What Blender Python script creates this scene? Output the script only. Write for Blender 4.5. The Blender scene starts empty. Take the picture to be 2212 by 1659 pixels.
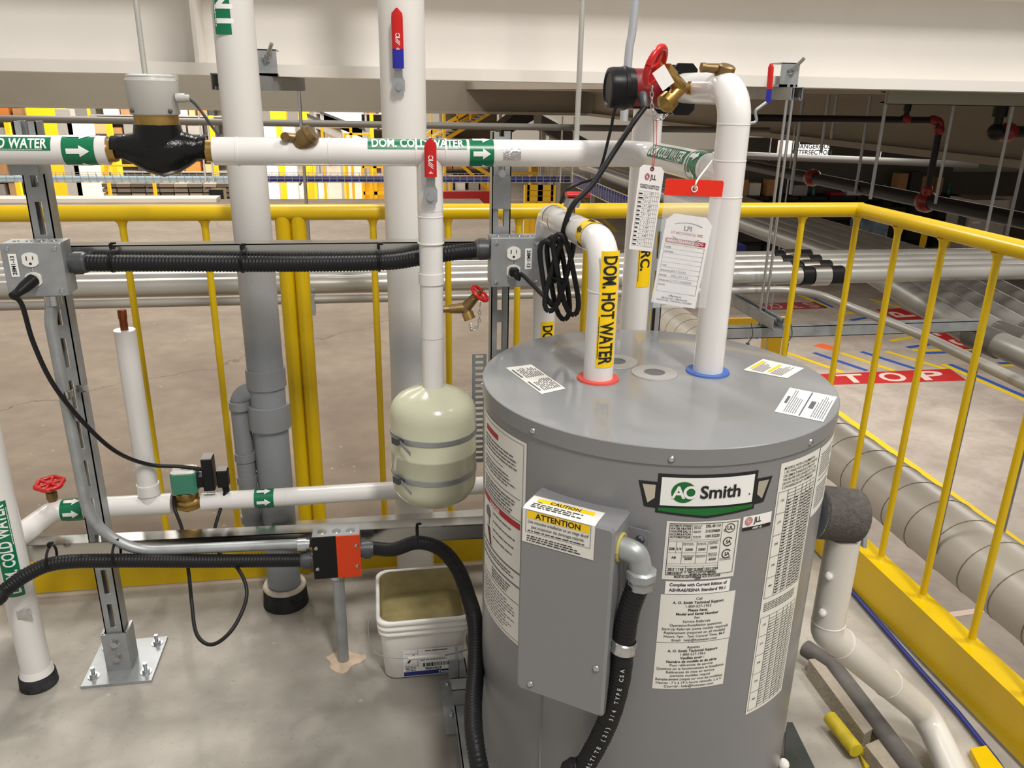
import bpy, bmesh, math, random
from math import sin, cos, pi, radians, sqrt, atan2
from mathutils import Vector, Matrix
random.seed(7)
S = bpy.context.scene
COL = S.collection
V = Vector
# ------------------------------------------------------------------ camera
EYE = V((0, 0, 1.36)); FPX = 1750.0
PIT, ROL, YAW = radians(19.82), radians(1.08), radians(9.7)
_r = V((cos(YAW), -sin(YAW), 0)); _f = V((sin(YAW), cos(YAW), 0)); _u = V((0, 0, 1))
_f2 = _f*cos(PIT) - _u*sin(PIT); _u2 = _u*cos(PIT) + _f*sin(PIT)
CR = _r*cos(ROL) + _u2*sin(ROL); CU = _u2*cos(ROL) - _r*sin(ROL); CF = _f2
cam = bpy.data.cameras.new('camera'); co = bpy.data.objects.new('camera', cam); COL.objects.link(co)
cam.sensor_width = 36; cam.lens = FPX/2212*36; cam.clip_start = .05; cam.clip_end = 300
m = Matrix((CR, CU, -CF)).transposed().to_4x4(); m.translation = EYE
co.matrix_world = m; S.camera = co
# ------------------------------------------------------------------ light and exposure
S.view_settings.view_transform = 'Standard'; S.view_settings.look = 'None'
S.view_settings.gamma = 1; S.view_settings.use_curve_mapping = False
S.view_settings.exposure = 0.0
w = bpy.data.worlds.new('hall_ambient'); S.world = w; w.use_nodes = True
w.node_tree.nodes['Background'].inputs[0].default_value = (1, .965, .92, 1)
w.node_tree.nodes['Background'].inputs[1].default_value = .46
def lamp(name, loc, target, size, power, col=(1, .965, .92), sy=None):
    l = bpy.data.lights.new(name, 'AREA'); l.energy = power; l.color = col; l.size = size
    l.shape = 'RECTANGLE'; l.size_y = sy or size
    o = bpy.data.objects.new(name, l); COL.objects.link(o); o.location = loc
    o.rotation_euler = (V(target) - V(loc)).to_track_quat('-Z', 'Y').to_euler(); return o
lamp('high_bay_front', (.9, -1.6, 5.2), (.2, 1.9, 0), .5, 190, sy=1.4)
lamp('high_bay_back', (-.6, 4.4, 6.0), (-.5, 3.4, 0), .5, 165, sy=1.4)
lamp('high_bay_right', (3.2, .6, 5.4), (2.6, 1.6, 0), .6, 130, sy=1.4)
lamp('high_bay_far', (-3, 9, 6.5), (-3, 9, 0), 1.2, 420, sy=3)
lamp('hall_floor_fill', (6.8, 9.5, 1.32), (6.8, 9.5, -2.8), 2.5, 330, (1, .95, .9), sy=7)  # unseen panel added below the deck to brighten the hall floor
lamp('hall_light_distance', (-4, 30, 9), (-4, 32, 0), 14, 9000, (1, .97, .93), sy=16)
# ------------------------------------------------------------------ places: a picture ray met with a known plane of the room
def ray(px, py): return CR*((px-1106)/FPX) - CU*((py-829.5)/FPX) + CF
def at_y(px, py, y): d = ray(px, py); return EYE + d*(y/d.y)
def at_x(px, py, x): d = ray(px, py); return EYE + d*(x/d.x)
def at_z(px, py, z): d = ray(px, py); return EYE + d*((z-EYE.z)/d.z)
# ------------------------------------------------------------------ materials
MATS = {}
def mat(name, col, rough=.5, metal=0.0, var=0.0, vscale=8.0, bump=0.0, bscale=60.0, coat=0.0, stretch=None):
    if name in MATS: return MATS[name]
    mt = bpy.data.materials.new(name); mt.use_nodes = True; nt = mt.node_tree; b = nt.nodes['Principled BSDF']
    c = (*col, 1) if len(col) == 3 else col
    b.inputs['Base Color'].default_value = c; b.inputs['Roughness'].default_value = rough; b.inputs['Metallic'].default_value = metal
    if coat: b.inputs['Coat Weight'].default_value = coat
    if var or bump:
        tc = nt.nodes.new('ShaderNodeTexCoord'); src = tc.outputs['Object']
        if stretch:
            mp = nt.nodes.new('ShaderNodeMapping'); mp.inputs['Scale'].default_value = stretch
            nt.links.new(src, mp.inputs[0]); src = mp.outputs[0]
    if var:
        n = nt.nodes.new('ShaderNodeTexNoise'); n.inputs['Scale'].default_value = vscale; n.inputs['Detail'].default_value = 6
        nt.links.new(src, n.inputs['Vector'])
        r = nt.nodes.new('ShaderNodeMapRange'); r.inputs[1].default_value = .3; r.inputs[2].default_value = .7
        nt.links.new(n.outputs['Fac'], r.inputs[0])
        mx = nt.nodes.new('ShaderNodeMix'); mx.data_type = 'RGBA'
        mx.inputs[6].default_value = (*[x*(1-var) for x in c[:3]], 1); mx.inputs[7].default_value = (*[min(1, x*(1+var)) for x in c[:3]], 1)
        nt.links.new(r.outputs[0], mx.inputs[0]); nt.links.new(mx.outputs[2], b.inputs['Base Color'])
        rr = nt.nodes.new('ShaderNodeMapRange'); rr.inputs[3].default_value = max(.03, rough-.1); rr.inputs[4].default_value = min(1, rough+.1)
        nt.links.new(n.outputs['Fac'], rr.inputs[0]); nt.links.new(rr.outputs[0], b.inputs['Roughness'])
    if bump:
        n2 = nt.nodes.new('ShaderNodeTexNoise'); n2.inputs['Scale'].default_value = bscale; n2.inputs['Detail'].default_value = 5
        nt.links.new(src, n2.inputs['Vector'])
        bp = nt.nodes.new('ShaderNodeBump'); bp.inputs['Strength'].default_value = bump; bp.inputs['Distance'].default_value = .004
        nt.links.new(n2.outputs['Fac'], bp.inputs['Height']); nt.links.new(bp.outputs[0], b.inputs['Normal'])
    MATS[name] = mt; return mt
def s2l(r, g, b):
    f = lambda x: (x/255/12.92 if x < 10 else ((x/255+.055)/1.055)**2.4)
    return (f(r), f(g), f(b))
def concrete(name, c0, c1, pit, cracks, stain, wet=()):
    mt = bpy.data.materials.new(name); mt.use_nodes = True; nt = mt.node_tree; b = nt.nodes['Principled BSDF']; L = nt.links.new
    tc = nt.nodes.new('ShaderNodeTexCoord')
    def noise(s, d=8, dist=0.0):
        n = nt.nodes.new('ShaderNodeTexNoise'); n.inputs['Scale'].default_value = s; n.inputs['Detail'].default_value = d
        n.inputs['Distortion'].default_value = dist; L(tc.outputs['Object'], n.inputs['Vector']); return n
    def rng(src, a, c, lo=0, hi=1):
        r = nt.nodes.new('ShaderNodeMapRange'); r.inputs[1].default_value = a; r.inputs[2].default_value = c
        r.inputs[3].default_value = lo; r.inputs[4].default_value = hi; L(src, r.inputs[0]); return r.outputs[0]
    def mix(f, a, c, mode='MIX'):
        x = nt.nodes.new('ShaderNodeMix'); x.data_type = 'RGBA'; x.blend_type = mode
        if isinstance(f, float): x.inputs[0].default_value = f
        else: L(f, x.inputs[0])
        for i, q in ((6, a), (7, c)):
            if isinstance(q, tuple): x.inputs[i].default_value = (*q, 1)
            else: L(q, x.inputs[i])
        return x.outputs[2]
    n1 = noise(1.7, 10, .6); n2 = noise(11, 8, .3); n3 = noise(90, 3)
    col = mix(rng(n1.outputs['Fac'], .35, .65), c0, c1)
    col = mix(rng(n2.outputs['Fac'], .38, .68, 0, stain), col, tuple(x*.62 for x in c0))
    col = mix(rng(n3.outputs['Fac'], .62, .72, 0, .35), col, tuple(x*.55 for x in c0))
    vo = nt.nodes.new('ShaderNodeTexVoronoi'); vo.inputs['Scale'].default_value = 15; L(tc.outputs['Object'], vo.inputs['Vector'])
    n4 = noise(2.3, 2)
    sp = nt.nodes.new('ShaderNodeMath'); sp.operation = 'MULTIPLY'
    L(rng(vo.outputs['Distance'], .10, .06), sp.inputs[0]); L(rng(n4.outputs['Fac'], .45, .6, 0, pit), sp.inputs[1])
    col = mix(sp.outputs[0], col, tuple(min(1, x*1.6) for x in c1))
    if cracks:
        ve = nt.nodes.new('ShaderNodeTexVoronoi'); ve.feature = 'DISTANCE_TO_EDGE'; ve.inputs['Scale'].default_value = cracks
        nd = noise(3.5, 6); vm = nt.nodes.new('ShaderNodeVectorMath'); vm.operation = 'MULTIPLY_ADD'
        L(nd.outputs['Color'], vm.inputs[0]); vm.inputs[1].default_value = (.35, .35, .35); L(tc.outputs['Object'], vm.inputs[2]); L(vm.outputs[0], ve.inputs['Vector'])
        col = mix(rng(ve.outputs['Distance'], .0009, .0002, 0, .6), col, tuple(x*.35 for x in c0))
    for wx, wy, wr in wet:                       # damp patches with ragged edges
        ds = nt.nodes.new('ShaderNodeVectorMath'); ds.operation = 'DISTANCE'; L(tc.outputs['Object'], ds.inputs[0]); ds.inputs[1].default_value = (wx, wy, 0)
        aj = nt.nodes.new('ShaderNodeMath'); aj.operation = 'MULTIPLY_ADD'; aj.inputs[1].default_value = -wr*1.5; L(n1.outputs['Fac'], aj.inputs[0]); L(ds.outputs['Value'], aj.inputs[2])
        a2 = nt.nodes.new('ShaderNodeMath'); a2.operation = 'MULTIPLY_ADD'; a2.inputs[1].default_value = -wr*.8; L(n2.outputs['Fac'], a2.inputs[0]); L(aj.outputs[0], a2.inputs[2])
        col = mix(rng(a2.outputs[0], wr*.05, -wr*.35, 0, .55), col, tuple(x*.42 for x in c0))
    L(col, b.inputs['Base Color']); b.inputs['Roughness'].default_value = .82
    bp = nt.nodes.new('ShaderNodeBump'); bp.inputs['Strength'].default_value = .25; bp.inputs['Distance'].default_value = .006
    L(n2.outputs['Fac'], bp.inputs['Height']); L(bp.outputs[0], b.inputs['Normal'])
    MATS[name] = mt; return mt
def overspray(name, paint, base, stops):
    """pipe left half painted: the paint thins out along the height (stops: height, cover)"""
    mt = bpy.data.materials.new(name); mt.use_nodes = True; nt = mt.node_tree; b = nt.nodes['Principled BSDF']; L = nt.links.new
    tc = nt.nodes.new('ShaderNodeTexCoord'); sx = nt.nodes.new('ShaderNodeSeparateXYZ'); L(tc.outputs['Object'], sx.inputs[0])
    n = nt.nodes.new('ShaderNodeTexNoise'); n.inputs['Scale'].default_value = 7; n.inputs['Detail'].default_value = 7; L(tc.outputs['Object'], n.inputs['Vector'])
    ad = nt.nodes.new('ShaderNodeMath'); ad.operation = 'MULTIPLY_ADD'; ad.inputs[1].default_value = .10; L(n.outputs['Fac'], ad.inputs[0]); L(sx.outputs['Z'], ad.inputs[2])
    hi = 2.4
    mr = nt.nodes.new('ShaderNodeMapRange'); mr.inputs[2].default_value = hi; L(ad.outputs[0], mr.inputs[0])
    rp = nt.nodes.new('ShaderNodeValToRGB'); e = rp.color_ramp.elements
    while len(e) < len(stops): e.new(.5)
    for q, (z, c) in zip(e, stops): q.position = (z+.05)/hi; q.color = (c, c, c, 1)
    L(mr.outputs[0], rp.inputs[0])
    n2 = nt.nodes.new('ShaderNodeTexNoise'); n2.inputs['Scale'].default_value = 240; L(tc.outputs['Object'], n2.inputs['Vector'])
    sm = nt.nodes.new('ShaderNodeMath'); sm.operation = 'MULTIPLY_ADD'; sm.inputs[1].default_value = .12; sm.inputs[2].default_value = -.06; L(n2.outputs['Fac'], sm.inputs[0])
    s3 = nt.nodes.new('ShaderNodeMath'); L(sm.outputs[0], s3.inputs[0]); L(rp.outputs[0], s3.inputs[1]); s3.use_clamp = True
    mx = nt.nodes.new('ShaderNodeMix'); mx.data_type = 'RGBA'; mx.inputs[6].default_value = (*base, 1); mx.inputs[7].default_value = (*paint, 1)
    L(s3.outputs[0], mx.inputs[0]); L(mx.outputs[2], b.inputs['Base Color']); b.inputs['Roughness'].default_value = .45
    MATS[name] = mt; return mt
WHITE = mat('white_pvc_jacket', s2l(227, 224, 221), .16, var=.035, vscale=5)
DRAIN = mat('white_drain_pvc', s2l(212, 207, 198), .3, var=.04, vscale=6)
YEL = mat('yellow_enamel', s2l(214, 178, 0), .28, var=.06, vscale=5, bump=.06, bscale=70)
YELF = mat('yellow_paint_hall', s2l(240, 190, 10), .5)
STEEL = mat('galvanised_steel', s2l(158, 161, 162), .42, .45, var=.14, vscale=22)
ZINC = mat('zinc_plated', s2l(196, 198, 200), .22, 1, var=.08, vscale=15)
CHROME = mat('bright_conduit', s2l(200, 198, 192), .2, 1, var=.07, vscale=4)
DULL = mat('dull_conduit', s2l(164, 161, 154), .42, .35, var=.1, vscale=6)
GALV = mat('long_conduit_zinc', s2l(182, 179, 172), .3, .55, var=.08, vscale=4)
BRASS = mat('aged_brass', s2l(172, 140, 80), .33, .9, var=.22, vscale=30)
BRONZE = mat('dark_bronze', s2l(136, 112, 74), .42, .8, var=.2, vscale=30)
COPPER = mat('tarnished_copper', s2l(150, 84, 50), .45, .9, var=.2, vscale=40)
BLACK = mat('black_plastic', (.012, .012, .012), .33)
RUB = mat('black_rubber', (.014, .014, .015), .42)
BLKIRON = mat('black_gloss_iron', (.006, .006, .006), .16, bump=.25, bscale=160)
GREYP = mat('grey_pvc', s2l(128, 130, 133), .38, var=.05)
HEAT = mat('heater_grey_enamel', s2l(130, 130, 132), .3, var=.02, vscale=4)
LID = mat('heater_lid_enamel', s2l(136, 137, 138), .1, var=.03, vscale=5)
CREAM = mat('cream_enamel', s2l(204, 204, 178), .2, var=.02)
PAPER = mat('sticker_paper', s2l(226, 224, 216), .5)
PAPERW = mat('white_card', s2l(240, 238, 236), .55)
INK = mat('black_ink', (.01, .01, .012), .5)
INKG = mat('grey_ink', (.13, .13, .14), .55)
PENC = mat('pencil_grey', (.22, .22, .24), .6)
WPRINT = mat('white_print', s2l(238, 238, 235), .45)
LGREEN = mat('label_green', s2l(0, 112, 72), .3)
LYEL = mat('label_yellow', s2l(252, 208, 0), .32)
RED = mat('red_vinyl', s2l(196, 22, 20), .28)
REDP = mat('red_print', s2l(170, 20, 28), .45)
REDR = mat('red_ring_plastic', s2l(214, 78, 68), .4)
BLUER = mat('blue_ring_plastic', s2l(70, 104, 178), .4)
BLUEV = mat('blue_vinyl', s2l(34, 36, 150), .3)
NAVY = mat('navy_print', s2l(30, 48, 120), .45)
ORANGE = mat('orange_enamel', s2l(214, 62, 10), .35)
BGREEN = mat('badge_green', s2l(0, 104, 40), .25)
SILV = mat('badge_silver', s2l(205, 200, 185), .25, .6)
TEAL = mat('solenoid_green', s2l(60, 128, 104), .35)
METER = mat('meter_grey', s2l(182, 180, 174), .4)
DKGREY = mat('dark_grey_plastic', s2l(70, 72, 74), .4)
PUMPRED = mat('pump_red', s2l(120, 16, 24), .35)
IVORY = mat('ivory_plastic', s2l(232, 230, 222), .3)
FOIL = mat('crumpled_foil', s2l(215, 215, 215), .2, 1, bump=1.0, bscale=120)
FOAM = mat('charcoal_foam', s2l(84, 80, 76), .9, var=.25, vscale=120, bump=.8, bscale=240)
BEAM = mat('beam_white_paint', s2l(230, 225, 218), .5, var=.02, vscale=2)
GIRD = mat('girder_paint', s2l(150, 140, 124), .6, var=.03, vscale=2)
DUCT = mat('duct_cream', s2l(216, 207, 190), .36, 0, var=.05, vscale=3, stretch=(1, .15, 1))
FIRE = mat('black_sprinkler_pipe', (.012, .011, .011), .4)
FIRER = mat('red_sprinkler_fitting', s2l(126, 22, 16), .35)
PAIL = mat('pail_plastic', s2l(246, 243, 236), .35, var=.02)
WATER = mat('murky_water', s2l(150, 138, 96), .12, var=.25, vscale=14)
PAILIN = mat('stained_pail_inside', s2l(176, 164, 122), .5, var=.22, vscale=20)
TAPE = mat('cable_tie_black', (.01, .01, .01), .35)
CAULK = mat('caulk', s2l(214, 202, 186), .8, var=.15, vscale=50, bump=.8, bscale=60)
TARC = mat('firestop_collar', (.03, .03, .032), .8, var=.4, vscale=40, bump=.9, bscale=70)
BLOCK = mat('concrete_block', s2l(158, 148, 132), .9, var=.12, vscale=30, bump=.6, bscale=120)
DARK = mat('rack_black', (.02, .02, .02), .6)
CARD = mat('cardboard', s2l(176, 130, 84), .8, var=.1)
FAINT = mat('far_white_panel', s2l(222, 216, 204), .6)
FGREY = mat('far_grey_panel', s2l(150, 146, 140), .6, var=.06)
FDRK = mat('far_dark_panel', s2l(58, 54, 50), .7)
FBLUE = mat('blue_cable', s2l(24, 38, 120), .45)
MARKY = mat('floor_paint_yellow', s2l(240, 206, 30), .6)
MARKB = mat('floor_paint_blue', s2l(58, 92, 176), .6)
MARKR = mat('floor_paint_red', s2l(196, 44, 44), .6, var=.05, vscale=3)
MARKW = mat('floor_paint_white', s2l(240, 214, 200), .6)
MARKO = mat('floor_paint_orange', s2l(250, 116, 60), .6)
for _m, _s in ((BLACK, .18), (RUB, .22), (BLKIRON, .3), (TAPE, .2), (FIRE, .25), (DARK, .2), (TARC, .2)): _m.node_tree.nodes['Principled BSDF'].inputs['Specular IOR Level'].default_value = _s
CLEAR = bpy.data.materials.new('clear_vinyl'); CLEAR.use_nodes = True
_nt = CLEAR.node_tree; _b = _nt.nodes['Principled BSDF']
_b.inputs['Base Color'].default_value = (.9, .9, .92, 1); _b.inputs['Roughness'].default_value = .12
_t = _nt.nodes.new('ShaderNodeBsdfTransparent'); _x = _nt.nodes.new('ShaderNodeMixShader'); _x.inputs[0].default_value = .17
_nt.links.new(_t.outputs[0], _x.inputs[1]); _nt.links.new(_b.outputs[0], _x.inputs[2]); _nt.links.new(_x.outputs[0], _nt.nodes['Material Output'].inputs[0])
# ------------------------------------------------------------------ mesh builder
def perp(a):
    a = a.normalized(); r = V((0, 0, 1)) if abs(a.z) < .9 else V((1, 0, 0))
    x = a.cross(r).normalized(); return x, a.cross(x).normalized()
class MB:
    def __init__(s): s.v = []; s.f = []; s.sm = []
    def add(s, vs, fs, smooth=False):
        n = len(s.v); s.v += [tuple(v) for v in vs]; s.f += [tuple(i+n for i in f) for f in fs]; s.sm += [smooth]*len(fs); return s
    def box(s, a, b):
        x0, y0, z0 = a; x1, y1, z1 = b
        return s.add([(x0,y0,z0),(x1,y0,z0),(x1,y1,z0),(x0,y1,z0),(x0,y0,z1),(x1,y0,z1),(x1,y1,z1),(x0,y1,z1)],
                     [(0,3,2,1),(4,5,6,7),(0,1,5,4),(1,2,6,5),(2,3,7,6),(3,0,4,7)])
    def obox(s, c, ax, ay, az, hx, hy, hz, bev=0.0):
        c = V(c); ax, ay, az = V(ax), V(ay), V(az)
        if not bev:
            vs = [c+ax*(i*hx)+ay*(j*hy)+az*(k*hz) for k in (-1,1) for j in (-1,1) for i in (-1,1)]
            return s.add(vs, [(0,2,3,1),(4,5,7,6),(0,1,5,4),(1,3,7,5),(3,2,6,7),(2,0,4,6)])
        # chamfered in the ax/ay plane and on the +az face
        b = bev; out = [(-hx+b,-hy),(hx-b,-hy),(hx,-hy+b),(hx,hy-b),(hx-b,hy),(-hx+b,hy),(-hx,hy-b),(-hx,-hy+b)]
        inn = [(x*(1-b/hx), y*(1-b/hy)) for x, y in out]
        vs = [c+ax*x+ay*y-az*hz for x, y in out]+[c+ax*x+ay*y+az*(hz-b) for x, y in out]+[c+ax*x+ay*y+az*hz for x, y in inn]
        fs = [tuple(range(7,-1,-1)), tuple(range(16,24))]
        for k in (0, 8): fs += [(k+i, k+(i+1)%8, k+8+(i+1)%8, k+8+i) for i in range(8)]
        return s.add(vs, fs)
    def ring_loft(s, rings, closed_ends=True, smooth=True):
        n = len(rings[0]); vs = [p for r in rings for p in r]; fs = []
        for k in range(len(rings)-1):
            for i in range(n):
                j = (i+1) % n; fs.append((k*n+i, k*n+j, (k+1)*n+j, (k+1)*n+i))
        base = len(s.v); s.add(vs, fs, smooth)
        if closed_ends:
            s.add(rings[0], [tuple(range(n-1, -1, -1))]); s.add(rings[-1], [tuple(range(n))])
        return s
    def cyl(s, p0, p1, r, seg=16, r1=None, caps=True):
        p0, p1 = V(p0), V(p1); x, y = perp(p1-p0); r1 = r if r1 is None else r1
        return s.ring_loft([[p+(x*cos(2*pi*i/seg)+y*sin(2*pi*i/seg))*q for i in range(seg)] for p, q in ((p0, r), (p1, r1))], caps)
    def lathe(s, o, axis, prof, seg=24, caps=True):
        o = V(o); a = V(axis).normalized(); x, y = perp(a)
        rings = [[o+a*h+(x*cos(2*pi*i/seg)+y*sin(2*pi*i/seg))*r for i in range(seg)] for h, r in prof]
        cut = [0]                                  # sharp corners of the profile get their own edge
        for i in range(1, len(prof)-1):
            d0 = V((prof[i][0]-prof[i-1][0], prof[i][1]-prof[i-1][1])); d1 = V((prof[i+1][0]-prof[i][0], prof[i+1][1]-prof[i][1]))
            if d0.length > 1e-9 and d1.length > 1e-9 and abs(d0.angle_signed(d1)) > .72: cut.append(i)
        cut.append(len(prof)-1)
        for i, j in zip(cut, cut[1:]): s.ring_loft(rings[i:j+1], False)
        if caps:
            for r, f in ((rings[0], -1), (rings[-1], 1)): s.add(r, [tuple(range(seg))[::f]])
        return s
    def tube(s, path, r, seg=14, caps=True):
        path = [V(p) for p in path]; n = len(path); rr = r if isinstance(r, (list, tuple)) else [r]*n
        t = [(path[min(i+1, n-1)]-path[max(i-1, 0)]).normalized() for i in range(n)]
        x, _ = perp(t[0]); rings = []
        for i in range(n):
            x = (x - t[i]*x.dot(t[i])).normalized(); y = t[i].cross(x)
            rings.append([path[i]+(x*cos(2*pi*k/seg)+y*sin(2*pi*k/seg))*rr[i] for k in range(seg)])
        return s.ring_loft(rings, caps)
    def torus(s, c, axis, R, r, seg=28, rs=8, a0=0, a1=2*pi):
        c = V(c); x, y = perp(V(axis)); full = abs(a1-a0-2*pi) < 1e-6
        pts = [c+(x*cos(a0+(a1-a0)*i/seg)+y*sin(a0+(a1-a0)*i/seg))*R for i in range(seg+1)]
        return s.tube(pts, r, rs, not full)
    def ball(s, c, r, seg=12, sc=(1, 1, 1)):
        c = V(c); rings = []
        for k in range(1, seg//2):
            a = pi*k/(seg//2); rings.append([c+V((cos(2*pi*i/seg)*sin(a)*r*sc[0], sin(2*pi*i/seg)*sin(a)*r*sc[1], -cos(a)*r*sc[2])) for i in range(seg)])
        return s.ring_loft(rings)
    def prism(s, poly, d):
        n = len(poly); d = V(d); vs = [V(p) for p in poly]+[V(p)+d for p in poly]
        fs = [tuple(range(n-1, -1, -1)), tuple(range(n, 2*n))]+[(i, (i+1)%n, n+(i+1)%n, n+i) for i in range(n)]
        return s.add(vs, fs)
    def quad(s, a, b, c, d): return s.add([a, b, c, d], [(0, 1, 2, 3)])
def fillet(pts, rad, n=7):
    pts = [V(p) for p in pts]; out = [pts[0]]
    for i in range(1, len(pts)-1):
        a, b, c = pts[i-1], pts[i], pts[i+1]; u = (a-b).normalized(); v = (c-b).normalized()
        ang = u.angle(v); r = rad[i-1] if isinstance(rad, (list, tuple)) else rad
        d = min(r/math.tan(ang/2), (a-b).length*.49, (c-b).length*.49); r = d*math.tan(ang/2)
        if ang > 3.1: out.append(b); continue
        cen = b+(u+v).normalized()*(r/sin(ang/2)); s0 = b+u*d-cen; s1 = b+v*d-cen
        th = s0.angle(s1)
        for k in range(n+1):
            q = k/n; out.append(cen+(s0*sin((1-q)*th)+s1*sin(q*th))/sin(th))
    out.append(pts[-1]); return out
def spline(pts, n=10):
    pts = [V(p) for p in pts]; P = [pts[0]*2-pts[1]]+pts+[pts[-1]*2-pts[-2]]; out = []
    for i in range(1, len(P)-2):
        for k in range(n):
            t = k/n; a, b, c, d = P[i-1], P[i], P[i+1], P[i+2]
            out.append(.5*((2*b)+(c-a)*t+(2*a-5*b+4*c-d)*t*t+(3*b-a-3*c+d)*t**3))
    out.append(pts[-1]); return out
def resample(path, step):
    path = [V(p) for p in path]; out = [path[0]]; acc = 0
    for a, b in zip(path, path[1:]):
        L = (b-a).length
        while acc+L >= step:
            q = (step-acc)/L; a = a+(b-a)*q; L = (b-a).length; out.append(a.copy()); acc = 0
        acc += L
    return out
def wpos(o):
    p = V((0, 0, 0))
    while o: p += o.location; o = o.parent
    return p
def obj(name, mb, m, parent=None, loc=None):
    me = bpy.data.meshes.new(name); off = wpos(parent) if parent else V(loc or (0, 0, 0))
    me.from_pydata([tuple(V(v)-off) for v in mb.v], [], mb.f); me.polygons.foreach_set('use_smooth', mb.sm); me.update()
    me.materials.append(m if not isinstance(m, str) else MATS[m])
    o = bpy.data.objects.new(name, me); COL.objects.link(o)
    if parent: o.parent = parent
    else: o.location = off
    return o
def tag(o, label, cat, group=None):
    o['label'] = label; o['category'] = cat
    if group: o['group'] = group
    return o
def thing(name, loc, label, cat, group=None):
    o = bpy.data.objects.new(name, None); COL.objects.link(o); o.location = V(loc); o.empty_display_size = .05
    return tag(o, label, cat, group)
def solo(name, mb, m, label, cat, group=None, loc=None):
    if loc is None:
        xs = list(zip(*mb.v)); loc = ((min(xs[0])+max(xs[0]))/2, (min(xs[1])+max(xs[1]))/2, min(xs[2]))
    return tag(obj(name, mb, m, None, loc), label, cat, group)
def struct(name, mb, m, parent=None):
    o = obj(name, mb, m, parent)
    if not parent: o['kind'] = 'structure'
    return o
# ------------------------------------------------------------------ lettering: every glyph of the built-in font once, as flat triangles
CH = 'ABCDEFGHIJKLMNOPQRSTUVWXYZabcdefghijklmnopqrstuvwxyz0123456789.,:;-/&()@|éèàÉ!'
GL = {}
def _glyphs():
    tmp = []
    for bold, off in ((0, .006), (1, .025)):
        for c in CH:
            for t in (c, c+'I'):
                cu = bpy.data.curves.new('g', 'FONT'); cu.body = t; cu.size = 1; cu.offset = off; cu.resolution_u = 3; cu.fill_mode = 'FRONT'
                o = bpy.data.objects.new('g', cu); COL.objects.link(o); tmp.append((bold, c, t, o))
    dg = bpy.context.evaluated_depsgraph_get(); dg.update(); raw = {}
    for bold, c, t, o in tmp:
        me = bpy.data.meshes.new_from_object(o.evaluated_get(dg)); me.calc_loop_triangles()
        raw[bold, t] = ([(v.co.x, v.co.y) for v in me.vertices], [tuple(l.vertices) for l in me.loop_triangles]); bpy.data.meshes.remove(me)
    for bold, c, t, o in tmp:
        cu = o.data; bpy.data.objects.remove(o); bpy.data.curves.remove(cu)
    for bold in (0, 1):
        i1 = max(x for x, y in raw[bold, 'I'][0])
        for c in CH: GL[bold, c] = (*raw[bold, c], max(x for x, y in raw[bold, c+'I'][0])-i1)
        GL[bold, ' '] = ([], [], .3)
_glyphs()
def text_w(t, bold): return sum(GL[bold, c][2] for c in t)
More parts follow.
